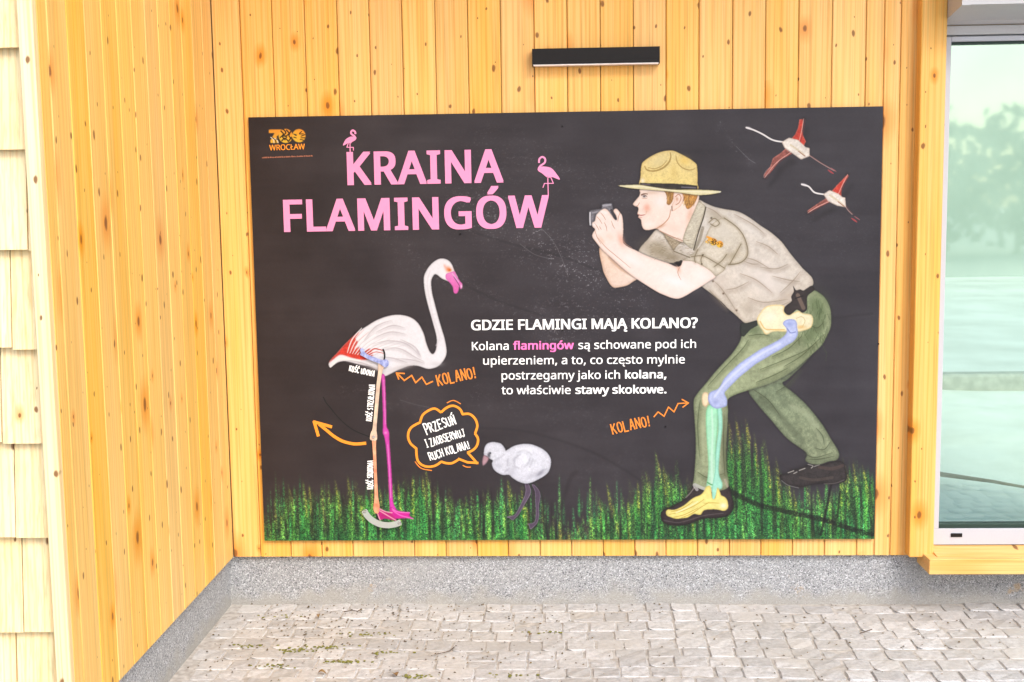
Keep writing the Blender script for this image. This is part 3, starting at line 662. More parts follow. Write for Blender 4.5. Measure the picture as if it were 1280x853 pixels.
for q in (((1005, 566), (1018, 572), (1040, 566)), ((1008, 574), (1024, 574), (1044, 570)), ((1018, 560), (1030, 562), (1038, 552)), ((940, 486), (960, 500), (975, 520)), ((1020, 535), (1028, 545), (1030, 556)), ((1000, 462), (985, 480), (970, 490))): line(q, (70, 76, 56), 1.3, .6, rough=.3, taper=.7); line([(x+1, y+2) for x, y in q], (78, 86, 62), 5, .3, soft=6, taper=.5)
near_boot = [(867, 607), (862, 616), (855.7, 623.9), (847, 629), (839.3, 633.3), (832, 636), (827.6, 639), (825.6, 644), (828, 652), (835, 656), (846, 657.5), (861, 655.5), (872, 651), (882, 648), (893, 648), (905, 646.5), (913.5, 642), (917.5, 631), (914.3, 618), (911, 607), (900, 603), (880, 606)]
P = shape(near_boot, (58, 48, 48), rim=(24, 20, 22), rimw=4, rimk=.6, wash=.25, grain=.2, glow=6); cut('shoe', P, 3, R_)
line([(830, 650.5), (846, 653.2), (860, 650.5), (880, 644.5), (904, 641.5)], (104, 94, 94), 1.2, .6); line([(868, 609), (862, 617), (857, 622)], (150, 138, 130), 1.6, .7)
near_leg = [(929.6, 404), (945, 398), (960, 392), (975, 386), (990, 378), (1003, 369), (1014, 362), (1027.7, 369), (1035, 379), (1038.5, 390), (1038.5, 408), (1033, 421), (1026, 433), (1010, 447.5), (996, 460), (980, 471), (960, 480.5), (937, 487.5), (911, 498), (910, 512), (909.4, 530), (907.5, 560), (908, 587), (911, 603), (908, 611), (896, 614), (882, 613.5), (867, 607), (867, 600), (868.4, 586), (869.8, 557), (868.4, 528), (866.9, 503), (871.3, 492.8), (882, 480), (893, 466.4), (905, 453), (916.7, 440), (926, 424)]
P = shape(near_leg, (160, 168, 128), rim=(82, 90, 62), rimw=6, rimk=.5, wash=.16, grain=.12, glow=2.5, n=4); cut('trouser_leg', P, 5, R_)
for bx, by, rx, ry, an in ((1024, 395, 13, 28, .15), (1012, 420, 20, 12, -.8), (985, 375, 30, 8, -.5), (940, 412, 12, 8, 0), (1018, 380, 12, 14, 0)): blob(bx, by, rx, ry, (88, 104, 66), .6, an)
for bx, by, rx, ry, an in ((940, 445, 28, 9, -.75), (975, 458, 30, 6, -.5), (878, 540, 6, 40, 0), (900, 475, 18, 8, -.8)): blob(bx, by, rx, ry, (186, 192, 150), .5, an)
blob(904, 560, 5, 50, (112, 108, 86), .55); blob(890, 596, 16, 9, (120, 116, 92), .5)
for k in range(90):
    x = rg_.uniform(985, 1034); y = rg_.uniform(372, 440)
    if (x-985)*.8+372 < y-40: continue
    line([(x, y), (x+rg_.uniform(-6, 6), y+rg_.uniform(6, 14))], (72, 88, 54), .8, .45, smooth=False)
for q in (((935, 420), (950, 418), (962, 420)), ((1030, 418), (1010, 436), (985, 448), (950, 462)), ((1020, 428), (1000, 446), (980, 458)), ((1002, 420), (985, 436), (965, 446)), ((945, 478), (965, 470), (985, 460)), ((875, 500), (872, 530), (874, 570)), ((905, 520), (904, 560), (906, 595)), ((872, 590), (885, 597), (905, 592)), ((1004, 400), (1020, 410), (1030, 402)), ((935, 425), (928, 436), (905, 460), (885, 482))): line(q, (74, 80, 52), 1.3, .6, rough=.3, taper=.6); line([(x+1, y+2) for x, y in q], (84, 92, 60), 6, .3, soft=6, taper=.5)
line([(871, 612), (868, 606), (880, 611), (892, 613)], (206, 202, 196), 4, .7, rough=.2); line([(906, 600), (909, 608)], (190, 170, 150), 3, .6)
# bones in the leg
P = shape([(886, 507), (895.5, 507), (897.4, 520), (896.8, 540), (894.7, 563), (895.6, 586.6), (896, 600), (894.7, 609), (889, 610.5), (883, 608.5), (884, 600), (885.4, 580.7), (883, 545), (882.4, 528), (882.6, 515)], (172, 236, 190), rim=(92, 176, 116), rimw=3, rimk=.6, col2=(190, 232, 196), n=4); cut('shin_bone', P, 6, R_)
line([(889.5, 512), (890.5, 540), (889.5, 575), (890, 604)], (216, 244, 222), 2.4, .6, soft=2); line([(884, 603), (890, 606), (895, 603)], (84, 160, 92), 1.6, .8)
P = shape([(896.8, 511), (901.8, 510), (903, 530), (902, 545), (899.2, 572), (898.6, 592), (903, 604), (902, 611), (898, 612.5), (895, 620), (892.4, 626.5), (889.8, 623), (890.2, 608), (893.5, 590), (894.5, 565), (897.5, 540), (897.6, 525)], (172, 232, 204), rim=(92, 170, 132), rimw=2.4, rimk=.6, n=4); cut('shin_bone', P, 7, R_)
P = shape([(832.3, 639.7), (835.5, 636.8), (842.8, 637.4), (854.5, 632), (866.3, 622.7), (876, 618.5), (880.5, 613), (882.7, 608.7), (888, 608.2), (890.5, 623), (894, 622), (896.7, 609.5), (900, 615), (901.4, 619.2), (906, 621.5), (909.4, 626.3), (910, 635), (905, 638.8), (899, 637.6), (892, 636.8), (880.3, 638), (875.6, 643.8), (869, 642.6), (865, 643.8), (859.2, 647.3), (852, 648), (845, 648.7), (838, 646.6), (833.5, 644.5)], (246, 232, 138), rim=(214, 176, 70), rimw=3, rimk=.55, wash=.08, n=3); cut('foot_bones', P, 6, R_)
for q in (((836, 643), (850, 640), (868, 632), (880, 624)), ((842, 646.5), (856, 643), (872, 635)), ((852, 647), (864, 642), (876, 634), (886, 628)), ((880, 629), (890, 628.5), (899, 629)), ((838, 640), (852, 636), (866, 627))): line(q, (196, 152, 56), 1, .7, taper=.4)
line([(845, 641), (860, 634), (872, 627)], (255, 248, 196), 1.6, .7); blob(904, 632, 5, 4, (255, 250, 225), .8)
P = shape([(880, 490.5), (884.5, 491), (886, 496), (885.6, 504), (882.5, 508.5), (878.5, 506.5), (877.2, 500), (877.6, 494)], (250, 226, 184), rim=(170, 130, 84), rimw=2, rimk=.6); cut('kneecap', P, 6, R_)
# shirt
shirt = [(821, 286.5), (810, 299), (799, 312), (800, 322), (820, 330), (850, 330), (872, 350), (877, 358), (888, 366.5), (901, 377), (910, 386), (919, 393.5), (925, 399), (932, 404), (945, 401.5), (958, 397), (975, 390), (990, 382), (1003, 372), (1012, 362), (1016.5, 355), (1014.8, 347), (1008, 340), (1002, 334), (989, 318.5), (982, 309), (976, 301.5), (964, 291), (950.3, 282), (938, 273), (927, 266.5), (918, 263.5), (905, 261.5), (891, 258), (880, 253), (872.5, 250), (866, 262), (858, 285), (854.2, 302.5), (840, 297), (828, 291)]
P = shape(shirt, (226, 216, 202), rim=(168, 152, 128), rimw=6, rimk=.5, wash=.09, grain=.07, glow=2.5, n=3, col2=(220, 206, 186)); cut('shirt', P, 5, R_)
for bx, by, rx, ry, an, c_, al in ((822, 312, 24, 14, .2, (150, 134, 104), .75), (842, 322, 20, 9, .1, (130, 114, 86), .6), (895, 270, 22, 8, .3, (196, 184, 160), .8), (960, 350, 40, 26, .6, (238, 226, 214), .7), (935, 385, 12, 12, 0, (176, 162, 140), .5), (985, 370, 28, 7, -.5, (190, 172, 150), .6), (900, 350, 18, 10, .6, (222, 206, 188), .7), (940, 285, 18, 8, .6, (240, 232, 220), .6)): blob(bx, by, rx, ry, c_, al, an)
for q in (((931, 322), (945, 326), (962, 336)), ((928, 326), (940, 330), (948, 330)), ((893, 352), (901, 360), (912, 376), (922, 392)), ((886, 362), (895, 372), (908, 386)), ((908, 362), (920, 360), (936, 352)), ((945, 302), (960, 308), (972, 318)), ((935, 372), (955, 378), (985, 374)), ((950, 388), (970, 384), (990, 376)), ((965, 345), (985, 350), (1000, 352)), ((925, 342), (945, 350), (965, 366)), ((882, 259), (893, 264), (905, 275)), ((1000, 340), (990, 352), (975, 366)), ((918, 268), (940, 280), (955, 292)), ((950, 334), (970, 336), (985, 330))): line(q, (158, 140, 116), 1.3, .6, rough=.25, taper=.7); line([(x+1, y+2.5) for x, y in q], (150, 132, 112), 6.5, .26, soft=7, taper=.5)
for q in ((891, 351.5), (904, 367), (920.5, 388)): blob(q[0], q[1], 1.6, 1.6, (90, 66, 50), .9)
# belt
P = shape([(926, 404), (932, 404.5), (946, 400.5), (947, 407), (938, 412), (930, 421), (926, 420), (925, 411)], (52, 56, 50), rim=(24, 24, 24), rimw=2, smooth=False); cut('belt', P, 6, R_)
# pelvis, thigh bone
P = shape([(946, 399.5), (947.5, 395), (949.8, 391.8), (954, 386), (960.5, 382.2), (970, 380.8), (980.3, 382.4), (979.5, 388), (981, 391.5), (985, 394), (992, 391), (998.6, 388.8), (1004, 392), (1013.8, 393.4), (1016.4, 401), (1013.8, 409.5), (1006, 413), (997, 414.9), (980, 414.7), (966.6, 414.7), (957.4, 418.5), (952.9, 413), (948.3, 406)], (250, 238, 196), rim=(224, 178, 92), rimw=3.2, rimk=.7, wash=.06, n=3); cut('hip_bone', P, 7, R_)
blob(962, 396, 10, 8, (255, 248, 222), .8); line([(950, 402), (956, 411), (966, 412), (980, 412)], (232, 184, 96), 1.6, .7); line([(995, 398), (1002, 396), (1006, 401), (1003, 408)], (214, 190, 140), 1, .8); blob(1001, 409, 8, 3, (232, 176, 90), .6)
femur = [(886, 493), (889, 489.5), (897, 486.5), (901, 481), (905, 473.5), (914, 464), (925, 454), (938, 445), (950, 437), (963, 430.5), (975, 424), (981, 419), (983.4, 414), (982, 409.5), (978.8, 405.5), (979.8, 402), (983.4, 399.8), (988, 399), (993.3, 400), (996, 404), (996.2, 409), (997.4, 416), (995.6, 422), (991, 427.5), (983, 432), (975.7, 437), (965, 443), (957, 448), (945, 455), (935, 463), (925, 471), (917, 479), (909, 487), (905.5, 492), (908.6, 499), (908.4, 507), (903, 509.5), (896, 511), (890, 508.5), (886, 503), (885, 498)]
P = shape(femur, (196, 204, 238), rim=(120, 130, 190), rimw=3.6, rimk=.6, wash=.07, n=3); cut('thigh_bone', P, 8, R_)
line([(893, 496), (905, 480), (925, 461), (950, 443), (975, 430)], (232, 236, 252), 2.6, .6, soft=2); line([(984, 411), (988, 416), (994, 415)], (112, 122, 184), 1.3, .7); blob(987, 405, 6, 4, (150, 164, 216), .7); blob(894, 503, 5, 4, (150, 158, 206), .6); blob(988, 419, 2, 2, (226, 230, 250), .7)
# camera pouch on the belt
P = shape([(981, 391), (980.3, 385), (984, 381), (989.5, 376.6), (989, 370.5), (992.3, 364.6), (991.4, 357.5), (994.8, 363), (1000, 362), (1004, 363.5), (1008, 361), (1015, 357.3), (1018.4, 362), (1014, 366), (1009.5, 370), (1008.5, 377), (1008.8, 387), (1003, 391), (999, 388.5), (995.5, 387.5), (991, 391), (986.4, 394)], (58, 50, 48), rim=(26, 22, 22), rimw=3, rimk=.6, wash=.2, n=3); cut('pouch', P, 9, R_)
line([(997, 369), (1000, 376), (1004, 385)], (134, 112, 96), 5, .75, soft=2); line([(994, 373), (1003, 370)], (40, 34, 34), 1.6, .9)
# face and neck
face = [(800.5, 236), (800, 241), (799, 245), (795, 250), (791.3, 254.8), (791.8, 256.8), (794.2, 258.2), (797.2, 259), (797.9, 262), (797.2, 265), (796.6, 267.4), (798.6, 269.8), (797.5, 271.6), (800.8, 274.6), (801.6, 278), (802.2, 282), (804.4, 286.6), (808, 288), (813, 287.7), (821, 286), (826, 290), (840, 297.5), (854.3, 303), (857.5, 288), (866, 268), (873, 252), (872, 238), (850, 238), (820, 236)]
P = shape(face, (252, 228, 210), rim=(222, 170, 140), rimw=3.2, rimk=.45, wash=.04, grain=.04, glow=2, n=3); cut('head', P, 6, R_)
for bx, by, rx, ry, an, c_, al in ((808.5, 260, 5.5, 7, 0, (240, 168, 140), .75), (842, 285, 14, 7, .4, (250, 216, 196), .8), (826, 252, 10, 9, 0, (255, 242, 232), .8), (862, 268, 4, 14, .3, (236, 180, 150), .6), (812, 280, 8, 4, 0, (255, 240, 228), .7), (826, 283, 8, 2.5, -.4, (206, 150, 116), .6), (815, 241, 12, 3, 0, (214, 176, 150), .5)): blob(bx, by, rx, ry, c_, al, an)
line([(838, 262), (836, 272), (829, 280), (820, 286)], (190, 132, 96), 1.2, .8, taper=.4); line([(825, 289), (838, 295), (853, 301)], (176, 128, 96), 1.3, .7)
line([(801.5, 243.4), (805, 242.2), (809, 242.6)], (120, 84, 66), 1.3, .85); blob(805, 245.6, 2.2, 1.8, (70, 62, 66), .9); line([(801.5, 244.4), (805, 243.6), (808.5, 245.6)], (90, 64, 56), .8, .8); line([(802, 247.6), (806, 248.4), (809, 247.4)], (190, 140, 116), .7, .7)
line([(796.8, 268), (801, 269.2), (806, 268.4)], (186, 104, 92), 1.4, .85, taper=.5); line([(798, 271.4), (802, 272)], (226, 160, 146), 1.4, .6); line([(795.5, 257.6), (797.6, 256.4), (799, 253.5)], (206, 148, 120), .9, .8); line([(808, 264), (807, 268)], (220, 160, 130), .8, .6)
P = shape([(830.5, 238), (841.5, 239), (842, 245), (840.3, 252), (836.5, 256.5), (833.2, 254.5), (834.2, 249), (832.5, 243)], (176, 128, 70), rim=(120, 78, 40), rimw=3, wash=.25, grain=.3); cut('hair', P, 7, R_)
P = shape([(852, 239), (862, 240), (871.6, 242), (870.5, 250), (866, 257), (860.5, 261.5), (857.5, 259.5), (855.5, 252), (853, 246)], (190, 134, 66), rim=(120, 80, 40), rimw=3, wash=.25, grain=.3); cut('hair', P, 7, R_)
for k in range(40): x = rg_.uniform(854, 869); y = rg_.uniform(241, 253); line([(x, y), (x-1, y+5)], rg_.choice([(226, 176, 96), (130, 88, 44)]), .6, .7, smooth=False)
for k in range(18): x = rg_.uniform(833, 840); y = rg_.uniform(240, 250); line([(x, y), (x-.6, y+4)], rg_.choice([(210, 160, 90), (120, 80, 44)]), .6, .7, smooth=False)
P = shape([(842.5, 241.5), (846, 240), (850.5, 240.3), (854, 244.5), (854, 251), (851, 257.5), (846.5, 261), (841.8, 264), (839.4, 262), (839.8, 256), (842, 252), (841.6, 246)], (250, 220, 200), rim=(206, 150, 120), rimw=2, rimk=.6); cut('ear', P, 8, R_)
line([(844, 246), (848, 243), (851, 247), (849, 253), (845, 256)], (176, 116, 88), 1, .8); blob(846, 249, 2, 3, (200, 140, 110), .7); line([(839.6, 258), (839.8, 263.5)], (120, 84, 66), 1.2, .8)
# far arm, near arm and hands
P = shape([(750, 308), (753, 335), (757, 346), (762.6, 355.8), (767.7, 359.8), (776, 359), (784, 357), (791, 352.5), (798, 347), (795, 335), (775, 318)], (240, 206, 178), rim=(204, 148, 112), rimw=5, rimk=.5, col2=(250, 226, 208), dirn=(1, .6), glow=2); cut('arm', P, 5, R_)
line([(762, 322), (775, 335), (792, 345)], (206, 158, 124), 4, .55, soft=3)
P = shape([(736.4, 265), (737.6, 263.2), (744, 262), (752, 261), (752, 255.4), (758, 254.4), (765.2, 254), (766.4, 262), (770.8, 274), (768, 278), (755, 280), (746, 283), (740.2, 283), (737, 282)], (128, 124, 128), rim=(70, 66, 70), rimw=3, rimk=.6, wash=.15, grain=.25, smooth=False, glow=2); cut('camera', P, 6, R_)
line([(737.4, 266), (737.2, 274), (737.8, 281)], (226, 222, 222), 2, .9); line([(754, 257), (763, 256)], (186, 182, 186), 2.4, .7); line([(741, 266), (750, 264)], (176, 172, 174), 2, .6); line([(764, 263), (767, 269), (770, 275)], (52, 48, 52), 3, .8); line([(744, 268), (743, 277)], (90, 86, 90), 2.5, .7)
arm = [(752, 262.5), (755.5, 261), (759, 262.3), (763.7, 268), (767.8, 274.2), (771, 275), (770, 270), (766.8, 264), (768.5, 261.3), (771.5, 261.6), (775, 266), (778, 271), (779.2, 287), (778.3, 301), (781, 305.6), (786, 309), (795.3, 313.3), (807, 319.2), (824.6, 325.8), (836, 329.5), (848, 334), (854, 325.5), (865, 325), (882, 334), (895, 345), (886, 352), (875.5, 359), (866, 364.5), (857.4, 369.8), (848, 373.6), (839.4, 372.6), (830, 369), (821.3, 365), (800, 351.8), (783.6, 340), (766, 324.4), (752, 311.5), (745, 303), (740.2, 296), (741.3, 291), (743.8, 287), (740.6, 283.5), (740.4, 278.5), (743.5, 276.5), (745, 270), (747.5, 266.5)]
P = shape(arm, (254, 234, 220), rim=(232, 184, 158), rimw=4, rimk=.5, wash=.03, grain=.03, n=3, glow=1.5); cut('arm', P, 7, R_)
for bx, by, rx, ry, an, c_, al in ((776, 300, 5, 12, -.3, (246, 182, 156), .75), (790, 325, 20, 6, .5, (255, 244, 236), .8), (845, 352, 24, 8, .3, (255, 248, 242), .85), (848, 336, 3, 7, -.3, (238, 178, 148), .7), (762, 296, 8, 6, .4, (250, 214, 192), .6), (876, 345, 12, 8, .3, (255, 244, 234), .7), (752, 300, 3, 8, -.6, (240, 196, 168), .6)): blob(bx, by, rx, ry, c_, al, an)
for q in (((750.5, 266), (754, 270), (757, 275)), ((746, 271), (749.5, 275), (752.5, 280)), ((743, 279), (746, 283), (748.5, 287.5)), ((764, 276), (766, 282), (768.5, 286)), ((755, 278), (757.5, 283), (758.5, 289)), ((749, 283), (751.5, 287)), ((743.5, 288), (746, 296), (751, 305)), ((747, 297), (757, 309), (770, 320), (788, 335)), ((775, 265), (773, 271), (772, 277)), ((778.4, 300), (782, 305), (790, 310)), ((852, 330), (847, 340), (851, 350))): line(q, (196, 146, 120), 1, .75, taper=.5)
for q in ((752, 264.5), (748, 269), (742.5, 281), (757, 266)): blob(q[0], q[1], 2.6, 2, (255, 246, 240), .7)
line([(846, 328.5), (849, 331), (851, 327)], (40, 34, 34), 3.4, .95, soft=1)
P = shape([(842, 328.4), (852.6, 325.6), (848.4, 333.4)], (38, 32, 32), smooth=False, soft=1)
# sleeve and collar
sleeve = [(853.5, 325.5), (861, 320), (870.6, 313), (880, 300), (886, 286), (895, 276), (905, 272.5), (914, 278), (921.5, 284.5), (929, 293), (933.5, 305), (934.6, 317.3), (931, 325), (924.7, 329.5), (916, 331.5), (909, 331), (905.5, 338), (900, 342.5), (894.4, 345.4), (889, 340), (882, 335), (873, 330), (865.6, 327)]
P = shape(sleeve, (218, 206, 184), rim=(140, 124, 96), rimw=3.4, rimk=.6, wash=.09, grain=.1, n=4); cut('sleeve', P, 8, R_)
blob(905, 290, 20, 14, (226, 216, 198), .7, .5); blob(914, 320, 12, 6, (184, 168, 138), .6, -.4)
for q in (((864, 321), (878, 320), (892, 327), (905, 335)), ((872, 312), (868, 322), (869, 328)), ((905, 272.5), (921.5, 284.5), (931, 299), (934.6, 317.3), (926, 328), (910, 331)), ((879, 318), (876, 324), (877, 331)), ((912, 330), (920, 316), (926, 305)), ((886, 278), (893, 273), (899, 279), (894, 283), (888, 280)), ((893, 333), (902, 326), (908, 318))): line(q, (120, 104, 76), 1.2, .75, rough=.2); line(q, (150, 134, 104), 4.5, .28, soft=5)
blob(878, 319, 1.3, 1.3, (70, 54, 40), .9); blob(877, 330, 1.2, 1.2, (70, 54, 40), .8); blob(889, 272.6, 1.5, 1.5, (70, 58, 40), .9)
P = shape([(873, 252), (878, 254.5), (882, 258.2), (881, 265), (878.8, 271), (873, 288), (869, 300), (865.6, 311), (859, 307), (853.5, 301.5), (857, 288), (866, 268)], (208, 198, 174), rim=(134, 120, 92), rimw=3, rimk=.6, wash=.1, grain=.15, n=4); cut('collar', P, 9, R_)
line([(882, 259), (879, 272), (873, 290), (867, 312)], (60, 50, 36), 1.6, .8, rough=.2); line([(868, 312), (874, 300), (878, 285)], (104, 92, 66), 4, .5, rough=.5, soft=2)
P = shape([(828, 291), (838, 297), (852, 303), (846, 308), (842, 314), (836, 305)], (170, 152, 124), rim=(112, 98, 74), rimw=2.4, wash=.15, grain=.25, smooth=False); cut('collar', P, 9, R_)
for k in range(150):
    x = rg_.uniform(806, 862); y = rg_.uniform(296, 328)
    if y < 312-(x-806)*.9 or y > 324+(x-806)*.1: continue
    line([(x, y), (x+rg_.uniform(2, 5), y+rg_.uniform(-2, 2))], rg_.choice([(112, 98, 72), (206, 194, 168), (140, 122, 96)]), .6, .4, smooth=False)
line([(842, 314), (852, 318), (862, 322)], (108, 94, 70), 1.3, .7)
# hat
crown = [(800, 232), (800.4, 222), (801, 212), (801.8, 207), (803, 203.6), (809, 198.5), (817.7, 193.4), (825, 190.4), (832, 188.8), (839.6, 188.4), (845, 189.8), (852, 193.2), (858, 196.6), (863.5, 199.6), (868, 203), (870.8, 206), (871.6, 212), (872, 219), (871.8, 229), (871.6, 237.5), (850, 237), (820, 234)]
P = shape(crown, (240, 218, 152), rim=(206, 164, 84), rimw=5, rimk=.5, wash=.08, grain=.12, n=4, glow=2.5, col2=(244, 216, 132)); cut('hat', P, 9, R_)
blob(822, 202, 12, 8, (226, 206, 150), .7, -.3); blob(855, 201, 10, 7, (238, 200, 104), .7, .4); blob(842, 215, 6, 14, (222, 190, 110), .5); blob(803, 226, 3, 4, (250, 244, 226), .7)
for q, w2 in ((((805.5, 207.7), (808.7, 212.6), (817.7, 213.8), (828, 210.3), (835.7, 203.2), (838.2, 196), (837.5, 191)), 2.2), (((844.8, 195), (846.5, 203), (852.5, 209.6), (861.5, 212.6), (868, 211)), 1.3), (((810, 209.5), (818, 211), (827, 207.5), (833, 201)), 1)): line(q, (150, 118, 56), w2, .7, taper=.5, soft=1.5)
P = shape([(800, 228.8), (815, 229.4), (840, 229.6), (860, 231), (871.8, 232.4), (871.6, 237.6), (850, 237.2), (825, 235.8), (812, 233.6), (800, 232.6)], (56, 50, 44), rim=(30, 28, 26), rimw=2, smooth=False, wash=.3); cut('hat_band', P, 10, R_)
line([(803, 230.4), (812, 231)], (140, 126, 140), 1.6, .6); line([(852, 234), (864, 234.6), (869, 235)], (134, 128, 138), 1.8, .7); line([(804, 232), (820, 234.4), (845, 235.6)], (120, 108, 76), .8, .7)
P = shape([(772.2, 232.2), (776, 231.8), (790, 231.2), (800, 231.2), (812, 233.2), (834.5, 236.6), (855, 237.4), (871.8, 237.4), (888, 237.9), (900.8, 239.2), (900.4, 240.6), (898, 241.6), (886, 243.6), (873, 244.2), (862, 243), (852.5, 241.6), (837, 239.8), (821.6, 238.4), (799.6, 236.8), (783, 235)], (238, 226, 176), rim=(190, 168, 104), rimw=1.8, rimk=.5, n=3, glow=1.5); cut('hat_brim', P, 11, R_)
line([(775, 232.6), (800, 233), (830, 237), (860, 239.4), (897, 240.2)], (250, 242, 204), 1.2, .8); blob(899.5, 240, 1.6, 1, (255, 252, 240), .9)
# emblem on the sleeve
def emblem(ox, oy, s, ang, dark):
    def T(x, y): c, q = math.cos(ang), math.sin(ang); return (ox+(x*c-y*q)*s, oy+(x*q+y*c)*s)
    G = (252, 172, 44); D = dark; out = []
    P1 = shape([T(0, 0), T(16, 0), T(16, 4), T(9.5, 9), T(12, 17), T(2, 17), T(1.5, 14), T(7, 4.6), T(0, 4.6)], (250, 160, 50), smooth=False, soft=1, grain=.02, wash=.02, col2=(255, 196, 60)); out.append(P1)
    for k in range(4): line([T(2+k*2.4, 9.5+k*.8), T(5+k*2.4, 12+k*.4), T(6+k*2.6, 16.5)], D if k % 2 else (244, 236, 220), 1.1*s, .95)
    for cx_, rr in ((21, 8.8), (37.6, 8.4)):
        pts = [T(cx_+rr*math.cos(t), 8.4+rr*math.sin(t)) for t in np.linspace(0, 2*math.pi, 14)[:-1]]
        out.append(shape(pts, (252, 158, 44), soft=1, grain=.03, wash=.05, col2=(255, 206, 62), dirn=(-.5, 1)))
    for q in (((15, 2), (18, 6), (14, 10)), ((18, 0), (21, 4), (17, 9), (20, 13)), ((22, 1), (25, 5), (22, 8)), ((27, 3), (25, 8), (28, 12)), ((16, 14), (20, 11), (24, 15)), ((25, 14), (28, 10)), ((20, 8), (22, 10))): line([T(*v) for v in q], D, 1.5*s, .9)
    for q in (((31, 6), (34, 8)), ((31, 10), (34, 11)), ((41, 3), (38, 6), (43, 6)), ((45, 7), (40, 9)), ((45, 11), (40, 11)), ((43, 14), (39, 13))): line([T(*v) for v in q], D, 1.1*s, .85)
    for cx_, cy_ in ((33.5, 7), (19, 8.5)): blob(*T(cx_, cy_), 1.3*s, 1.1*s, (30, 40, 20), .9)
    return out
for P in emblem(883.5, 295, .50, .36, (60, 40, 20)): cut('emblem', P, 10, R_)
LG = emblem(336.0, 162.2, 1.0, -.02, (34, 24, 18))

# --- big flamingo
F_ = 'flamingo_picture'
bodyF = [(529.8, 354.3), (530.2, 344.8), (535.6, 334.3), (543, 326.9), (551.4, 323.2), (559.9, 325.3), (565, 331), (568.3, 339.5), (572.5, 348), (566, 352), (561, 352), (552.5, 348.5), (544.6, 343), (540.3, 347.5), (539, 354.3), (540.3, 367), (544, 381.7), (548.8, 400), (553, 414), (556.2, 425), (558.3, 440.5), (554.8, 450.4), (546.4, 458.8), (535, 461.3), (522.4, 457.6), (513, 457.4), (505.5, 459.5), (497, 463), (491.5, 465.8), (481, 470.5), (476, 465.5), (463.3, 458.8), (455, 457), (446.4, 455.3), (432.4, 451.8), (422.5, 453.2), (413, 459.5), (411.3, 453.2), (421, 442), (431, 430.7), (442.2, 420.3), (450, 413.5), (459, 407.5), (470.4, 400.6), (484.4, 395.4), (498.5, 393.6), (512.6, 396.6), (522.4, 403.9), (529.5, 416.6), (533, 429.3), (537.2, 439.5), (541.4, 442.6), (545, 436.3), (545.7, 422.2), (540.7, 402.5), (534.4, 380), (531.2, 366)]
P = shape(bodyF, (244, 240, 240), rim=(176, 164, 162), rimw=3, rimk=.45, wash=.03, grain=.04, glow=2, n=4); cut('body', P, 4, F_)
line([(545, 432), (549, 420), (541, 395), (536, 370), (534, 352), (538, 338)], (226, 216, 218), 2, .5, soft=2)
shape([(411.3, 453.5), (416, 447), (421, 442), (431, 430.7), (442.2, 420), (449, 415), (444, 423), (447, 428), (443, 436), (450, 434), (452, 441), (462, 436), (466, 444), (456, 450), (440, 447.5), (426, 443.5), (417, 449)], (226, 66, 50), rim=(170, 40, 40), rimw=2, wash=.2, grain=.2, soft=2)
for k in range(9):
    a0 = (434+k*3.2, 441+k*.6); a2 = (452+k*6.5, 410+k*2.4); mid_ = ((a0[0]+a2[0])/2-3, (a0[1]+a2[1])/2-1)
    line([a0, mid_, a2], (252, 248, 246), 1.7, .85, taper=.5); line([(a0[0]+2, a0[1]+1), (mid_[0]+2.2, mid_[1]+1.5), (a2[0]+3, a2[1]+2)], (206, 120, 110) if k < 2 else (200, 190, 190), .8, .5, taper=.6)
for q in (((470, 415), (490, 407), (506, 410)), ((468, 422), (488, 415), (508, 418)), ((466, 430), (486, 426), (508, 430), (524, 444)), ((480, 435), (500, 436), (518, 446), (530, 452)), ((495, 448), (515, 450), (530, 454)), ((455, 425), (470, 408), (490, 400)), ((520, 436), (526, 446)), ((474, 446), (492, 448), (510, 454)), ((433, 450), (450, 453), (470, 460)), ((500, 424), (516, 432), (524, 440))): line(q, (176, 166, 166), 1.5, .5, taper=.8, soft=1); line([(x, y+2) for x, y in q], (190, 180, 182), 4.5, .3, taper=.7, soft=4)
line([(462, 440), (468, 436), (478, 438)], (196, 60, 50), 1.6, .85, taper=.4); line([(461, 443), (470, 440), (480, 442)], (214, 90, 80), 1.2, .7, taper=.4)
blob(470, 462, 16, 3.5, (186, 176, 172), .5, .35); blob(500, 460, 26, 4, (206, 198, 196), .6, -.25); blob(545, 455, 10, 4, (216, 210, 210), .6)
line([(413, 458.5), (422, 450), (432, 448.5), (450, 451)], (250, 248, 240), 2.4, .8)
# head: orange patch, beak
blob(560.5, 337, 5, 4, (236, 120, 60), .85, .7); blob(562, 337.6, 2, 1.6, (206, 90, 24), .95); blob(556, 333, 2, 4, (240, 150, 120), .5, -.5)
P = shape([(557.5, 343), (562, 341), (568, 339.5), (571, 345), (574.5, 351), (577.8, 355.2), (577.6, 359.5), (575.6, 361.7), (574.2, 357.6), (573.4, 362), (572, 366), (569.4, 367.4), (567, 365.4), (565.8, 358.6), (561, 352.3), (557.4, 348.6)], (240, 140, 200), rim=(200, 80, 160), rimw=2, rimk=.5, n=4, col2=(238, 100, 180)); cut('beak', P, 5, F_)
line([(567, 346), (571, 352), (574, 357)], (120, 60, 110), 1, .8); line([(565, 342), (569, 347), (573, 352)], (226, 186, 220), 1.4, .7); blob(576.6, 358, 1.4, 3, (250, 226, 240), .8)
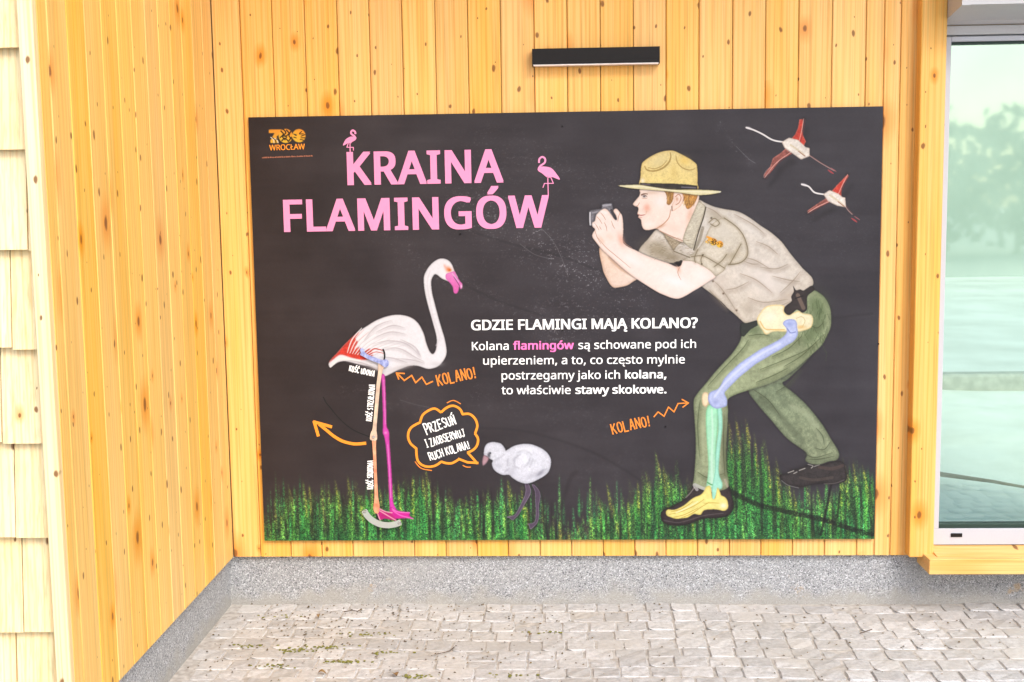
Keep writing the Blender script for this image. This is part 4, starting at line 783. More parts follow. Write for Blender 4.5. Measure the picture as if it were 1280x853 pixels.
# back leg (pink)
def limb(ptsw):
    P = np.array([p[:2] for p in ptsw], float); w2 = np.array([p[2] for p in ptsw])/2; d = np.gradient(P, axis=0); nrm = np.stack([-d[:, 1], d[:, 0]], 1); nrm /= np.linalg.norm(nrm, axis=1)[:, None]
    return [tuple(v) for v in np.vstack([P+nrm*w2[:, None], (P-nrm*w2[:, None])[::-1]])]
P = shape(limb([(478.4, 469, 4.6), (479.5, 482, 4.6), (480.6, 510, 4.4), (481, 532, 4.6), (481.8, 538, 7.2), (482.6, 542, 8), (483.6, 547, 6), (485.4, 565, 4.8), (487.4, 595, 4.6), (488.6, 620, 4.6), (489.6, 631, 5.4), (492, 640, 8)]), (226, 84, 178), rim=(150, 30, 120), rimw=2, rimk=.5, n=3, col2=(236, 70, 190)); cut('leg', P, 4, F_)
line([(479.6, 475), (481, 510), (481.8, 530)], (244, 160, 214), 1, .7); line([(484.6, 556), (486.8, 590), (488.4, 622)], (248, 176, 220), 1, .7); blob(482, 541, 2.4, 2, (250, 170, 220), .8)
P = shape([(488, 634), (493, 636.5), (500, 639), (507, 640), (512.2, 640.4), (512.2, 645), (517.2, 648.8), (511.4, 648), (497.4, 648.6), (490, 648), (487.4, 640)], (226, 40, 160), rim=(160, 20, 120), rimw=2, n=3); cut('foot', P, 4, F_)
line([(490, 636), (498, 640), (512, 641)], (250, 130, 204), 1.4, .9); line([(491, 638), (500, 644), (516, 648.4)], (248, 120, 200), 1.6, .9)
P = shape([(468, 634), (472, 633), (476.9, 637), (483, 640.5), (490, 642), (495.6, 650.6), (489.2, 650), (481, 648.4), (474.8, 650.4), (471.5, 643)], (206, 36, 130), rim=(230, 90, 160), rimw=1.6, n=3); cut('foot', P, 5, F_)
for q in (((470.6, 638), (473, 645), (475, 650)), ((472, 637), (482, 643), (494.6, 650.4)), ((473, 635.5), (482, 639.5), (490, 641))): line(q, (248, 176, 190), 1.5, .9)
blob(471, 636, 3, 4, (240, 150, 120), .7)
# chick
C_ = 'chick_picture'
P = shape([(656, 604), (660, 604), (663.6, 612), (662.8, 618.6), (656.4, 630), (649.4, 642), (645.6, 646.5), (640.7, 650.6), (637, 648), (632.6, 646.4), (639, 645), (644, 643), (650, 632), (655.6, 620), (657, 612)], (96, 80, 98), rim=(186, 170, 190), rimw=1.8, rimk=.8, n=3, glow=1.5); cut('leg', P, 3, C_)
P = shape([(664.6, 606), (669, 607), (674.8, 615), (675.4, 624), (673.6, 632), (674, 644), (672.2, 653), (668, 658), (663, 662), (661, 656.6), (659, 655), (668, 652.6), (669.6, 640), (669, 626), (668.4, 614)], (90, 74, 92), rim=(180, 164, 184), rimw=1.8, rimk=.8, n=3, glow=1.5); cut('leg', P, 3, C_)
P = shape([(605, 569), (605.4, 561), (608, 555.6), (613.3, 553), (620, 553), (626.5, 555), (631.4, 561), (632.4, 563.4), (640.7, 558.4), (648, 556), (656, 555), (664, 555.6), (671.2, 558), (679, 562), (685, 567.4), (688.4, 574), (688.6, 581), (686, 589.5), (680.5, 595), (672.7, 599.6), (664, 603.6), (656, 604.6), (647.6, 602), (640.7, 597.6), (636, 593.6), (628.6, 594), (620, 589.8), (616.2, 585), (614.8, 579.6), (616, 576), (612, 573.6), (608.6, 570.4)], (232, 232, 238), rim=(164, 162, 172), rimw=5, rimk=.5, wash=.06, grain=.1, glow=2.5, n=4); cut('body', P, 4, C_)
for q in (((643, 582), (643, 574), (650, 568)), ((655, 584), (661, 578), (662, 572)), ((641, 583), (648, 585)), ((635, 573), (634, 582)), ((616, 576), (622, 574), (630, 568)), ((672, 594), (677, 589), (683, 586)), ((646, 566), (656, 563), (664, 568)), ((631, 590), (636, 586)), ((666, 574), (662, 584))): line(q, (140, 138, 148), 2.4, .36, taper=.7, soft=4)
blob(640, 590, 10, 7, (186, 184, 194), .5, .4); blob(622, 582, 6, 5, (190, 188, 198), .5); blob(666, 594, 16, 5, (184, 182, 192), .5, -.3); blob(675, 592, 7, 3, (146, 144, 154), .7, -.6); blob(611, 569, 2.6, 4.6, (70, 68, 74), .85); blob(612.6, 566.4, 1.4, 1.4, (20, 20, 24), .9); blob(655, 574, 5, 4, (250, 250, 252), .6); blob(660, 562, 16, 4, (250, 250, 252), .6)
P = shape([(605, 569), (608.6, 570.8), (611, 573), (608.8, 578), (604.2, 582.4), (602.9, 580), (603, 575)], (190, 150, 156), rim=(110, 80, 90), rimw=2); cut('beak', P, 5, C_)
# white chick mark of glow under text: none. cloud interior
shape([(530, 528), (545, 513), (560, 510), (575, 514), (592, 522), (594, 545), (590, 560), (580, 570), (560, 576), (535, 580), (522, 570), (513, 545)], (60, 56, 60), alpha=.75, soft=10, grain=.05)
# red brown stain around the hoof area / dark screws handled as real pieces

# --- turn the working canvas into the flat artwork of the panel by the panel's four corners
SWX = np.array([0, 2.25]); SH = 1.5574
def proj3(P):
    D = np.asarray(P, float)-CAM; z = D@CF; return np.stack([640+FPX*(D@CR)/z, 426.5-FPX*(D@CU)/z], -1)
AW, AH = 2400, 1661
gx, gz = np.meshgrid((np.arange(AW)+.5)/AW*2.25, (np.arange(AH)+.5)/AH*SH)
pp = proj3(np.stack([gx, np.zeros_like(gx), gz], -1)); qx = (pp[..., 0]-PX0)*K-.5; qy = (pp[..., 1]-PY0)*K-.5
ix = np.clip(qx.astype(int), 0, W_-2); iy = np.clip(qy.astype(int), 0, H_-2); fx = np.clip(qx-ix, 0, 1)[..., None]; fy = np.clip(qy-iy, 0, 1)[..., None]
res = (art[iy, ix]*(1-fx)+art[iy, ix+1]*fx)*(1-fy)+(art[iy+1, ix]*(1-fx)+art[iy+1, ix+1]*fx)*fy
img = bpy.data.images.new('panel_print', AW, AH)
buf = np.ones((AH, AW, 4), np.float32); buf[..., :3] = np.clip(res, 0, 1); img.pixels.foreach_set(buf.ravel()); img.update(); img.pack()
m, n, l, p = new_mat('printed_panel')
uv = nd(n, 'ShaderNodeUVMap'); ti = nd(n, 'ShaderNodeTexImage', image=img, interpolation='Linear'); l.new(uv.outputs[0], ti.inputs[0])
sc_ = nd(n, 'ShaderNodeMix', data_type='RGBA', blend_type='MULTIPLY'); sc_.inputs[0].default_value = 1; sc_.inputs[7].default_value = (.57, .59, .63, 1)
l.new(ti.outputs[0], sc_.inputs[6]); l.new(sc_.outputs[2], p.inputs['Base Color']); p.inputs['Roughness'].default_value = .55; p.inputs['Specular IOR Level'].default_value = .25
PRINT = m
def unp(P):
    """photo positions -> panel coordinates (x, z) on the panel face y=0"""
    P = np.asarray(P, float); D = CF+CR*((P[:, 0:1]-640)/FPX)-CU*((P[:, 1:2]-426.5)/FPX); t = (0-CAM[1])/D[:, 1:2]; Q = CAM+D*t; return Q[:, [0, 2]]
# panel body
board = empty('info_panel', (1.125, 0, 0), 'large dark printed panel with flamingo and ranger pictures on the boards', 'info panel')
EDGE = plain('panel_edge', (.05, .045, .045), .5)
b = box_bm(0, 2.25, 0, .012, 0, SH); uvl = b.loops.layers.uv.new('UVMap')
for f in b.faces:
    f.normal_update(); f.material_index = 0 if f.normal.y < -.5 else 1
    for lp_ in f.loops: lp_[uvl].uv = (lp_.vert.co.x/2.25, lp_.vert.co.z/SH)
me = mesh_of(b); me.materials.append(PRINT); me.materials.append(EDGE); link('panel', me, None, board, (0, 0, 0))
STEP = .00018
pics = {}
def flat(name, Q, lay, par, mat=PRINT, holes=None):
    b = bmesh.new(); vs = [b.verts.new((q[0], 0, q[1])) for q in Q]
    try: f = b.faces.new(vs)
    except ValueError: b.free(); return None
    f.normal_update()
    if f.normal.y > 0: bmesh.ops.reverse_faces(b, faces=[f])
    bmesh.ops.triangulate(b, faces=b.faces[:], ngon_method='EAR_CLIP'); uvl = b.loops.layers.uv.new('UVMap')
    cx, cz = np.mean(Q, 0)
    for f in b.faces:
        for lp_ in f.loops: lp_[uvl].uv = (lp_.vert.co.x/2.25, lp_.vert.co.z/SH)
    bmesh.ops.translate(b, verts=b.verts, vec=(-cx, 0, -cz))
    return link(name, mesh_of(b), mat, par, (cx, -STEP*lay, cz))
PIC_LABEL = {'ranger_picture': 'printed picture of a crouching person in a ranger hat taking a photo, leg bones drawn in', 'flamingo_picture': 'printed picture of a large white flamingo with pink legs',
             'chick_picture': 'printed picture of a small grey flamingo chick', 'flying_flamingo': 'printed picture of a flying flamingo'}
cur = {}
prev = None; fly_n = 0
for name, P, lay, par, lab in CUT:
    Q = unp(P/K+(PX0, PY0))
    if par == 'flying_flamingo':
        key = 'fly%d' % (fly_n//3); fly_n += 1
    else: key = par
    if key not in cur:
        e = empty(par, (0, 0, 0)); e.parent = board; c_ = np.mean(Q, 0); e.location = Vector((c_[0], 0, c_[1]))-board.location; e['label'] = PIC_LABEL[par] if key != 'fly1' else 'printed picture of the smaller flying flamingo'
        if key == 'fly0': e['label'] = 'printed picture of the larger flying flamingo'
        cur[key] = e
    flat(name, Q, lay, cur[key])
lg = empty('logo', (.1, 0, 1.5)); lg.parent = board; lg.location = Vector((.1, 0, 1.45))-board.location; lg['label'] = 'orange and black round animal pattern emblem with text'
for i_, P in enumerate(LG): flat('emblem', unp(P/K+(PX0, PY0)), 2+i_, lg)

# --- inks
def ink(name, c): return plain(name, c[:3], .5, 0, .25, 40, .02)
INK_PINK = ink('pink_ink', srgb(222, 140, 180)); INK_W = ink('white_ink', (.86, .86, .86)); INK_MAG = ink('magenta_ink', srgb(245, 120, 185)); INK_O = ink('orange_ink', srgb(214, 128, 52)); INK_G = ink('gold_ink', srgb(226, 142, 46)); INK_BR = ink('brown_ink', srgb(150, 96, 76))
import os
FONT = None
for cand in (os.path.join(bpy.utils.system_resource('DATAFILES'), 'fonts', 'NotoSansHebrew-Regular.woff2'),):
    try:
        if os.path.exists(cand): FONT = bpy.data.fonts.load(cand)
    except Exception: FONT = None
def text(body, p0, p1, cap, mat, bold=0., name='lettering', par=None, lay=12, label=None, track=1.0):
    """lettering fitted between the photo positions p0 (left end of baseline) and p1 (right end), cap height in photo pixels"""
    cu = bpy.data.curves.new('t', 'FONT'); cu.body = body; cu.space_character = track; cu.resolution_u = 3
    if FONT: cu.font = FONT
    to = bpy.data.objects.new('t', cu); COL.objects.link(to); bpy.context.view_layer.update()
    me = bpy.data.meshes.new_from_object(to); bpy.data.objects.remove(to)
    hc = bpy.data.curves.new('h', 'FONT'); hc.body = 'H'
    if FONT: hc.font = FONT
    ho = bpy.data.objects.new('h', hc); COL.objects.link(ho); bpy.context.view_layer.update(); hm = bpy.data.meshes.new_from_object(ho); bpy.data.objects.remove(ho)
    ch = max(v.co.y for v in hm.vertices)
    co_ = np.array([v.co[:2] for v in me.vertices]); x0, x1 = co_[:, 0].min(), co_[:, 0].max()
    faces = [tuple(pl_.vertices) for pl_ in me.polygons]; bpy.data.meshes.remove(me); bpy.data.meshes.remove(hm)
    A, B = unp([p0, p1]); U = B-A; Lx = np.linalg.norm(U); U /= Lx; V = np.array([-U[1], U[0]])
    pxm = Lx/np.linalg.norm(np.array(p1)-np.array(p0)); capm = cap*pxm; bm_ = bold*capm
    sx_, sy_ = (Lx-bm_)/(x1-x0), (capm-bm_*.5)/ch
    offs = [(0, 0)] if not bold else [(o, q) for o in np.linspace(0, 1, 3) for q in (0, .5)]
    verts, fcs, k = [], [], 0; c = (A+B)/2
    for i, (ox, oy) in enumerate(offs):
        for x, y in co_:
            q = A+U*((x-x0)*sx_+ox*bm_)+V*(y*sy_+oy*bm_); verts.append((q[0]-c[0], -STEP*.25*i, q[1]-c[1]))
        fcs += [tuple(v+k for v in f) for f in faces]; k += len(co_)
    m2 = bpy.data.meshes.new('lettering'); m2.from_pydata(verts, [], fcs)
    m2.update()
    o = link(name, m2, mat, par or board, (c[0], -STEP*lay, c[1]))
    if label: o['label'] = label
    return o
ttl = empty('title', (.6, 0, 1.2)); ttl.parent = board; ttl.location = Vector((.6, 0, 1.2))-board.location; ttl['label'] = 'pink title lettering KRAINA FLAMINGÓW'
text('KRAINA', (434.5, 231.8), (629.5, 228.4), 41, INK_PINK, .085, par=ttl, track=1.06)
text('FLAMINGÓW', (355.3, 290.3), (686.5, 284.6), 40, INK_PINK, .085, par=ttl, track=1.06)
txt = empty('text_block', (1, 0, .7)); txt.parent = board; txt.location = Vector((1, 0, .7))-board.location; txt['label'] = 'white paragraph about flamingo knees'
text('GDZIE FLAMINGI MAJĄ KOLANO?', (589, 413), (872, 410), 13, INK_W, .09, par=txt)
text('Kolana', (590, 438), (636, 437.4), 10.4, INK_W, .035, par=txt); text('flamingów', (641.4, 437.3), (717.4, 436.6), 10.4, INK_MAG, .085, par=txt); text('są schowane pod ich', (723, 436.5), (870, 435), 10.4, INK_W, .035, par=txt)
text('upierzeniem, a to, co często mylnie', (604, 456), (856, 454.4), 10.4, INK_W, .035, par=txt)
text('postrzegamy jako ich', (627, 474.6), (775, 473.6), 10.4, INK_W, .035, par=txt); text('kolana,', (781.3, 473.5), (833, 473), 10.4, INK_W, .085, par=txt)
text('to właściwie', (627, 493), (713.4, 492.6), 10.4, INK_W, .035, par=txt); text('stawy skokowe.', (719.3, 492.5), (833, 491.8), 10.4, INK_W, .085, par=txt)
text('WROCŁAW', (337, 188.4), (381.5, 186.8), 6.8, INK_G, .06, par=lg)
# the unreadable small line under the emblem
b = bmesh.new(); r9 = random.Random(4); q0, q1 = unp([(327.5, 198.2), (391, 195.8)]); t = 0.
while t < 1:
    wd = r9.uniform(.01, .022); a, c_ = q0+(q1-q0)*t, q0+(q1-q0)*min(1, t+wd); hh = .0055*r9.uniform(.6, 1)
    b.faces.new([b.verts.new((v[0], 0, v[1])) for v in (a, c_, c_+(0, hh), a+(0, hh))]); t += wd+r9.choice((.003, .003, .010))
link('small_print', mesh_of(b), INK_BR, lg, (0, -STEP*2, 0))

# the tail of the letter e in the second line is added with the ribbons
# --- hand drawn lettering and arrows: ribbons
GL = {'A': [[(0, 0), (.45, 1), (.55, 1), (1, 0)], [(.18, .36), (.82, .36)]], 'B': [[(0, 0), (0, 1)], [(0, 1), (.7, .95), (.8, .75), (.7, .57), (0, .52)], [(0, .52), (.85, .46), (.95, .24), (.8, .04), (0, 0)]], 'C': [[(.95, .82), (.75, 1), (.3, 1), (.05, .8), (.02, .25), (.25, .02), (.7, 0), (.95, .2)]],
      'D': [[(0, 0), (0, 1)], [(0, 1), (.65, .95), (.95, .7), (.95, .3), (.65, .05), (0, 0)]], 'E': [[(.9, 1), (0, 1), (0, 0), (.9, 0)], [(0, .52), (.75, .52)]], 'H': [[(0, 0), (0, 1)], [(.95, 0), (.95, 1)], [(0, .5), (.95, .5)]], 'I': [[(.5, 0), (.5, 1)], [(.1, 1), (.9, 1)], [(.1, 0), (.9, 0)]],
      'J': [[(.8, 1), (.8, .25), (.6, .03), (.25, 0), (.0, .18)], [(.4, 1), (1, 1)]], 'K': [[(0, 0), (0, 1)], [(.9, 1), (.05, .42)], [(.3, .58), (.95, 0)]], 'L': [[(0, 1), (0, 0), (.85, 0)]], 'M': [[(0, 0), (.05, 1), (.5, .35), (.95, 1), (1, 0)]], 'N': [[(0, 0), (0, 1), (.95, 0), (.95, 1)]],
      'O': [[(.5, 1), (.15, .88), (0, .5), (.15, .1), (.5, 0), (.85, .1), (1, .5), (.85, .88), (.5, 1)]], 'P': [[(0, 0), (0, 1)], [(0, 1), (.75, .96), (.95, .75), (.75, .5), (0, .44)]], 'R': [[(0, 0), (0, 1)], [(0, 1), (.75, .96), (.92, .77), (.75, .55), (0, .5)], [(.35, .5), (.95, 0)]], 'S': [[(.92, .84), (.6, 1), (.15, .92), (.08, .68), (.5, .52), (.9, .35), (.85, .1), (.4, 0), (.03, .15)]],
      'T': [[(.5, 0), (.5, 1)], [(0, 1), (1, 1)]], 'U': [[(0, 1), (0, .25), (.2, .02), (.7, .02), (.93, .25), (.93, 1)]], 'W': [[(0, 1), (.22, 0), (.5, .7), (.78, 0), (1, 1)]], 'Z': [[(.05, 1), (.9, 1), (.03, 0), (.95, 0)]], '!': [[(.5, 1), (.5, .3)], [(.5, .08), (.5, .0)]]}
ACC = {'Ń': ('N', [[(.4, 1.13), (.75, 1.3)]]), 'Ś': ('S', [[(.4, 1.13), (.75, 1.3)]]), 'Ć': ('C', [[(.4, 1.13), (.75, 1.3)]]), 'Ł': ('L', [[(-.15, .4), (.5, .68)]])}
def ribbon(b, Q, wd, y=0, wf=None):
    Q = np.array(Q, float); d = np.gradient(Q, axis=0); nn = np.stack([-d[:, 1], d[:, 0]], 1); nn /= (np.linalg.norm(nn, axis=1)[:, None]+1e-9); nv = len(Q)
    w2 = np.array([wd/2*(wf(i/(nv-1)) if wf else 1) for i in range(nv)])[:, None]; A, B = Q+nn*w2, Q-nn*w2
    va = [b.verts.new((q[0], y, q[1])) for q in A]; vb = [b.verts.new((q[0], y, q[1])) for q in B]
    for i in range(nv-1): b.faces.new((va[i], vb[i], vb[i+1], va[i+1]))
def segs(b, Q, wd, y, k=0):
    Q = [np.array(q, float) for q in Q]
    for i in range(len(Q)-1):
        d = Q[i+1]-Q[i]; d = d/(np.linalg.norm(d)+1e-9)*wd*.38; ribbon(b, [Q[i]-d, Q[i+1]+d], wd, y-STEP*.04*(i % 3))
def hand(body, p0, p1, cap, wd, mat, par=None, lay=12, jit=.04, fill=.68, name='lettering', big0=1.0):
    A, B = unp([p0, p1]); U = B-A; L = np.linalg.norm(U); U /= L; V = np.array([-U[1], U[0]]); pxm = L/np.linalg.norm(np.array(p1)-np.array(p0)); capm, wm = cap*pxm, wd*pxm
    ws = {' ': .55, 'I': .6, '!': .5, 'W': 1.35, 'M': 1.3}; tot = sum(ws.get(ch, 1.) for ch in body); cell = L/tot; x = 0; b = bmesh.new(); r = random.Random(len(body)*7); k = 0; c = (A+B)/2
    for i, ch in enumerate(body):
        w1 = ws.get(ch, 1.)*cell
        if ch != ' ':
            base, ex = ACC.get(ch, (ch, [])); dz = r.uniform(-jit, jit)*capm; s = capm*(big0 if i == 0 else 1)*r.uniform(.95, 1.05); tl = r.uniform(-.05, .05)
            for st in GL[base]+ex:
                pts = [A+U*(x+w1*(1-fill)/2+u*w1*fill+v*tl*s)+V*(v*s+dz-(s-capm)*.3)-c for u, v in st]
                if len(pts) > 3: pts = cat(pts, False, 3) if base in 'BCDOPRSUJ' else pts
                k += 1
                if len(pts) > 6: ribbon(b, pts, wm, -STEP*.15*(k % 5))
                else: segs(b, pts, wm, -STEP*.15*(k % 5))
        x += w1
    return link(name, mesh_of(b), mat, par or board, (c[0], -STEP*lay, c[1]))
def drawn(strokes, wd, mat, name, lay=12, wf=None, par=None):
    P = [unp(cat(s_, False, 5) if sm and len(s_) > 2 else s_) for s_, sm in strokes]; c = np.mean(P[0], 0); b = bmesh.new(); pxm = 2.25/778
    for i, Q in enumerate(P):
        if strokes[i][1] or len(Q) < 3: ribbon(b, Q-c, wd*pxm, -STEP*.15*i, wf)
        else: segs(b, Q-c, wd*pxm, -STEP*.15*i)
    return link(name, mesh_of(b), mat, par or board, (c[0], -STEP*lay, c[1]))
k1 = empty('knee_note', (.65, 0, .6)); k1.parent = board; k1.location = Vector((.65, 0, .6))-board.location; k1['label'] = 'orange handwritten note with zigzag arrow under the large flamingo'
hand('KOLANO!', (547, 482), (596, 471.8), 13, 1.9, INK_O, par=k1)
drawn([([(498, 468.3), (505.5, 475.7), (514.7, 469.4), (519.6, 478.5), (527.4, 471.5), (533, 480.6), (540.7, 477)], False), ([(505.5, 467), (495.7, 466.5), (498.5, 474)], False), ([(496, 466.8), (500, 470)], False)], 1.8, INK_O, 'zigzag_arrow', par=k1)
k2 = empty('knee_note', (1.35, 0, .4)); k2.parent = board; k2.location = Vector((1.35, 0, .4))-board.location; k2['label'] = 'orange handwritten note with zigzag arrow beside the ranger knee'
hand('KOLANO!', (765, 542.5), (813.5, 532), 12.5, 1.8, INK_O, par=k2)
drawn([([(817.5, 521), (822.5, 515), (830, 520.5), (835.5, 509), (842.5, 515), (847.5, 504.5), (860, 503.8)], False), ([(852.5, 499.5), (860.5, 503.8), (853.6, 509)], False)], 1.6, INK_O, 'zigzag_arrow', par=k2)
drawn([([(457.8, 554), (447, 555), (438.8, 554.4), (428, 551.4), (417, 545), (408, 537.6), (399, 530.4)], True), ([(413.8, 533.4), (393, 527.6), (397.8, 544.2)], False)], 4.0, INK_G, 'curved_arrow')
drawn([([(780.4, 454.4), (778.9, 456), (779.4, 457.6), (781.2, 457.8)], True)], .9, INK_W, 'lettering', par=txt)
cl = empty('speech_bubble', (.75, 0, .35)); cl.parent = board; cl.location = Vector((.75, 0, .35))-board.location; cl['label'] = 'orange outlined cloud with white handwriting beside the chick'
lobes = [[(525.2, 528.2), (527.8, 520), (534, 514.3), (543.4, 510.8), (551.6, 515.8)], [(551.4, 515.6), (558.6, 509.6), (566.8, 507.3), (575, 511.4), (578.4, 518.2)], [(577.6, 518), (586.7, 517.6), (593.8, 523.4), (596.7, 532.5), (593.8, 542)],
         [(593.6, 541.6), (597.6, 548.6), (596, 557.4), (590.6, 563), (584, 566)], [(520.6, 560.8), (512.9, 553.8), (510.2, 544.2), (514, 534.6), (525.6, 527.8)], [(520.3, 560), (522.3, 575.9), (531.6, 583), (543.4, 582.4), (551.8, 577)],
         [(551.4, 577), (558, 579), (565.6, 578.8), (574, 574)]]
drawn([(q, True) for q in lobes]+[([(584.6, 565.6), (597, 579.6)], False), ([(597, 578.8), (584.4, 577.9), (573.6, 573.8)], False)], 3.1, INK_G, 'outline', par=cl)
for q in ([(558.6, 503.8), (566.8, 500.7), (576, 505)], [(518.8, 577), (526.5, 585.4), (540, 588.2)], [(578.5, 581.6), (583, 583.8), (588.5, 584)]): drawn([(q, True)], 1.3, INK_O, 'accent_stroke', par=cl)
hand('PRZESUŃ', (532.8, 542.6), (571, 529.4), 11.5, 1.55, INK_W, par=cl, big0=1.25)
hand('I ZAOBSERWUJ', (533.6, 559.4), (582, 544.8), 9.4, 1.3, INK_W, par=cl)
hand('RUCH KOLANA!', (537.6, 575.6), (588, 560), 9.4, 1.3, INK_W, par=cl)
hand('KOŚĆ UDOWA', (436, 463.6), (468, 470.4), 6.6, 1.15, INK_W, name='bone_caption', fill=.66)
hand('KOŚĆ STRZAŁKOWA', (464.6, 527), (468.8, 481), 6.6, 1.15, INK_W, name='bone_caption', fill=.66)
hand('KOŚĆ SKOKOWA', (466.2, 611.6), (466.2, 575.6), 6.6, 1.15, INK_W, name='bone_caption', fill=.66)
# two little pink flamingos standing on the title
def little(neck, body, leg, bent):
    e = empty('small_flamingo', (0, 0, 0)); Q = unp(body); c = np.mean(Q, 0); e.parent = board; e.location = Vector((c[0], 0, c[1]))-board.location
    flat('body', unp(cat(body, True, 4)), 11, e, INK_PINK); drawn([(neck, True)], 2.3, INK_PINK, 'neck', 12, par=e)
    drawn([(leg, False)], 1.2, INK_PINK, 'leg', 11, par=e); drawn([(bent, False)], 1.1, INK_PINK, 'leg', 12, par=e); return e
little([(444.4, 168), (443.9, 165), (441, 163.2), (438.9, 165.4), (439.7, 168), (443, 170.4), (444.6, 173.6)], [(428.9, 182.2), (432.2, 174.7), (437.4, 171.4), (441, 171), (445.4, 171.8), (444.4, 175.2), (439.9, 178), (438, 180.6), (435.5, 179)],
       [(437.6, 179), (437.8, 191.5)], [(435.6, 179), (433.7, 184.3), (441.8, 184.5), (441.9, 188)])['label'] = 'tiny pink flamingo standing on the letter K'
little([(673.8, 204), (674.3, 199), (678, 196.4), (681.4, 199), (680.8, 203.7), (675.8, 207.4), (673.2, 211)], [(672.2, 211), (676.3, 208.6), (682.6, 208.6), (689, 210.4), (694.5, 216), (699.8, 224.7), (690.3, 221.6), (684.7, 222.5), (677.7, 217), (673, 214)],
       [(684.7, 221), (685.4, 245)], [(688.2, 221.3), (691.7, 229.4), (680.5, 229.6), (678.8, 234.5)])['label'] = 'tiny pink flamingo standing on the letter W'

# --- moving leg of the flamingo: real flat pieces with slots and a clear guide
BONE = noisy_mat('bone_print', srgb(176, 150, 134)[:3], srgb(212, 190, 166)[:3], 30, .5); BONE2 = noisy_mat('peach_bone_print', srgb(186, 112, 82)[:3], srgb(222, 166, 130)[:3], 30, .5)
BLUEB = noisy_mat('blue_bone_print', srgb(108, 120, 176)[:3], srgb(158, 168, 210)[:3], 90, .5); SLOT = plain('dark_slot', (.006, .006, .007), .9)
def plate(name, pts, y0, th, mat, par, smooth=True, n=3):
    Q = unp(cat(pts, True, n) if smooth else pts); c = np.mean(Q, 0); b = bmesh.new()
    f = b.faces.new([b.verts.new((q[0]-c[0], 0, q[1]-c[1])) for q in Q]); f.normal_update()
    if f.normal.y > 0: bmesh.ops.reverse_faces(b, faces=[f])
    g = bmesh.ops.extrude_face_region(b, geom=b.faces[:]); bmesh.ops.translate(b, verts=[v for v in g['geom'] if isinstance(v, bmesh.types.BMVert)], vec=(0, th, 0)); bmesh.ops.recalc_face_normals(b, faces=b.faces)
    bmesh.ops.triangulate(b, faces=[f for f in b.faces if len(f.verts) > 4]); return link(name, mesh_of(b), mat, par, (c[0], y0, c[1]))
drawn([([(403.8, 496), (408, 504), (413.8, 511), (421, 520), (429.4, 528.4), (437, 534.6), (445, 539.4), (455, 543.6), (463.8, 546.6)], True)], 1.5, SLOT, 'guide_slot', 1)
drawn([([(478.8, 436.3), (480.6, 441), (481, 446), (480.2, 450.5)], True)], 2.0, SLOT, 'guide_slot', 16)
leg = empty('moving_leg', (.4, 0, .3)); leg.parent = board; leg.location = Vector((.4, 0, .3))-board.location; leg['label'] = 'movable bone leg plate of the large flamingo'
plate('lower_leg', limb([(467.6, 545, 5), (468.2, 560, 4.2), (469.2, 585, 3.8), (470.4, 612, 4), (470.8, 624, 5), (471, 631, 7.4), (470.8, 636, 7.4), (471.6, 641, 4)]), -.0060, .0018, BONE2, leg)
plate('upper_leg', limb([(478, 452, 6.6), (477, 457, 7.6), (475.8, 464, 5.2), (473.4, 480, 4.6), (470.8, 510, 4.4), (468.6, 535, 4.8), (467.8, 540, 7), (467.4, 545.5, 9), (467.2, 550, 7)]), -.0082, .0018, BONE, leg)
plate('thigh_bone', [(450.4, 437), (452.5, 434.8), (455, 436), (456, 439), (459.4, 442.6), (466, 445.4), (474, 448.4), (479, 449.8), (482.5, 449), (485.4, 450.6), (486.4, 454), (485, 457.6), (481.6, 459), (478, 456.6), (474, 454), (466, 451), (459, 448), (454.6, 445.4), (451, 443.4), (451.6, 440)], -.0104, .0018, BLUEB, leg)
gd = empty('acrylic_guide', (.45, 0, .05)); gd.parent = board; gd.location = Vector((.45, 0, .05))-board.location
m, n, l, p = new_mat('clear_acrylic'); p.inputs['Base Color'].default_value = (.55, .57, .55, 1); p.inputs['Roughness'].default_value = .15; p.inputs['Alpha'].default_value = .5; ACR = m
STEEL = noisy_mat('bolt_steel', (.5, .5, .5), (.7, .7, .7), 90, .3, metal=.9)
ctr = cat([(455.6, 637), (459.4, 643.4), (465, 649), (471.4, 652.8), (478, 655), (486, 655.8), (494, 654.6), (501.6, 652)], False, 3)
plate('guide_strip', limb([(q[0], q[1], 7.2 if 0 < i < len(ctr)-1 else 5.2) for i, q in enumerate(ctr)]), -.013, .004, ACR, gd)
def bolt(px, py, y0, rad, th, mat, par, name='bolt'):
    c = unp([(px, py)])[0]; b = bmesh.new(); bmesh.ops.create_cone(b, cap_ends=True, segments=12, radius1=rad, radius2=rad*.7, depth=th, matrix=Matrix.Rotation(math.pi/2, 4, 'X'))
    return link(name, mesh_of(b), mat, par, (c[0], y0-th/2, c[1]))
bolt(456.8, 638.2, -.0131, .0055, .004, STEEL, gd); bolt(500.2, 652.6, -.0131, .0055, .004, STEEL, gd); bolt(467.4, 545.8, -.0083, .006, .003, STEEL, leg)
for px, py in ((575.4, 292.6), (443.6, 416.2), (703.4, 413.2), (832, 533.4), (581, 541.6), (703, 158), (1098, 430)): bolt(px, py, -.0022, .0032, .0016, BLACK, board, 'screw')
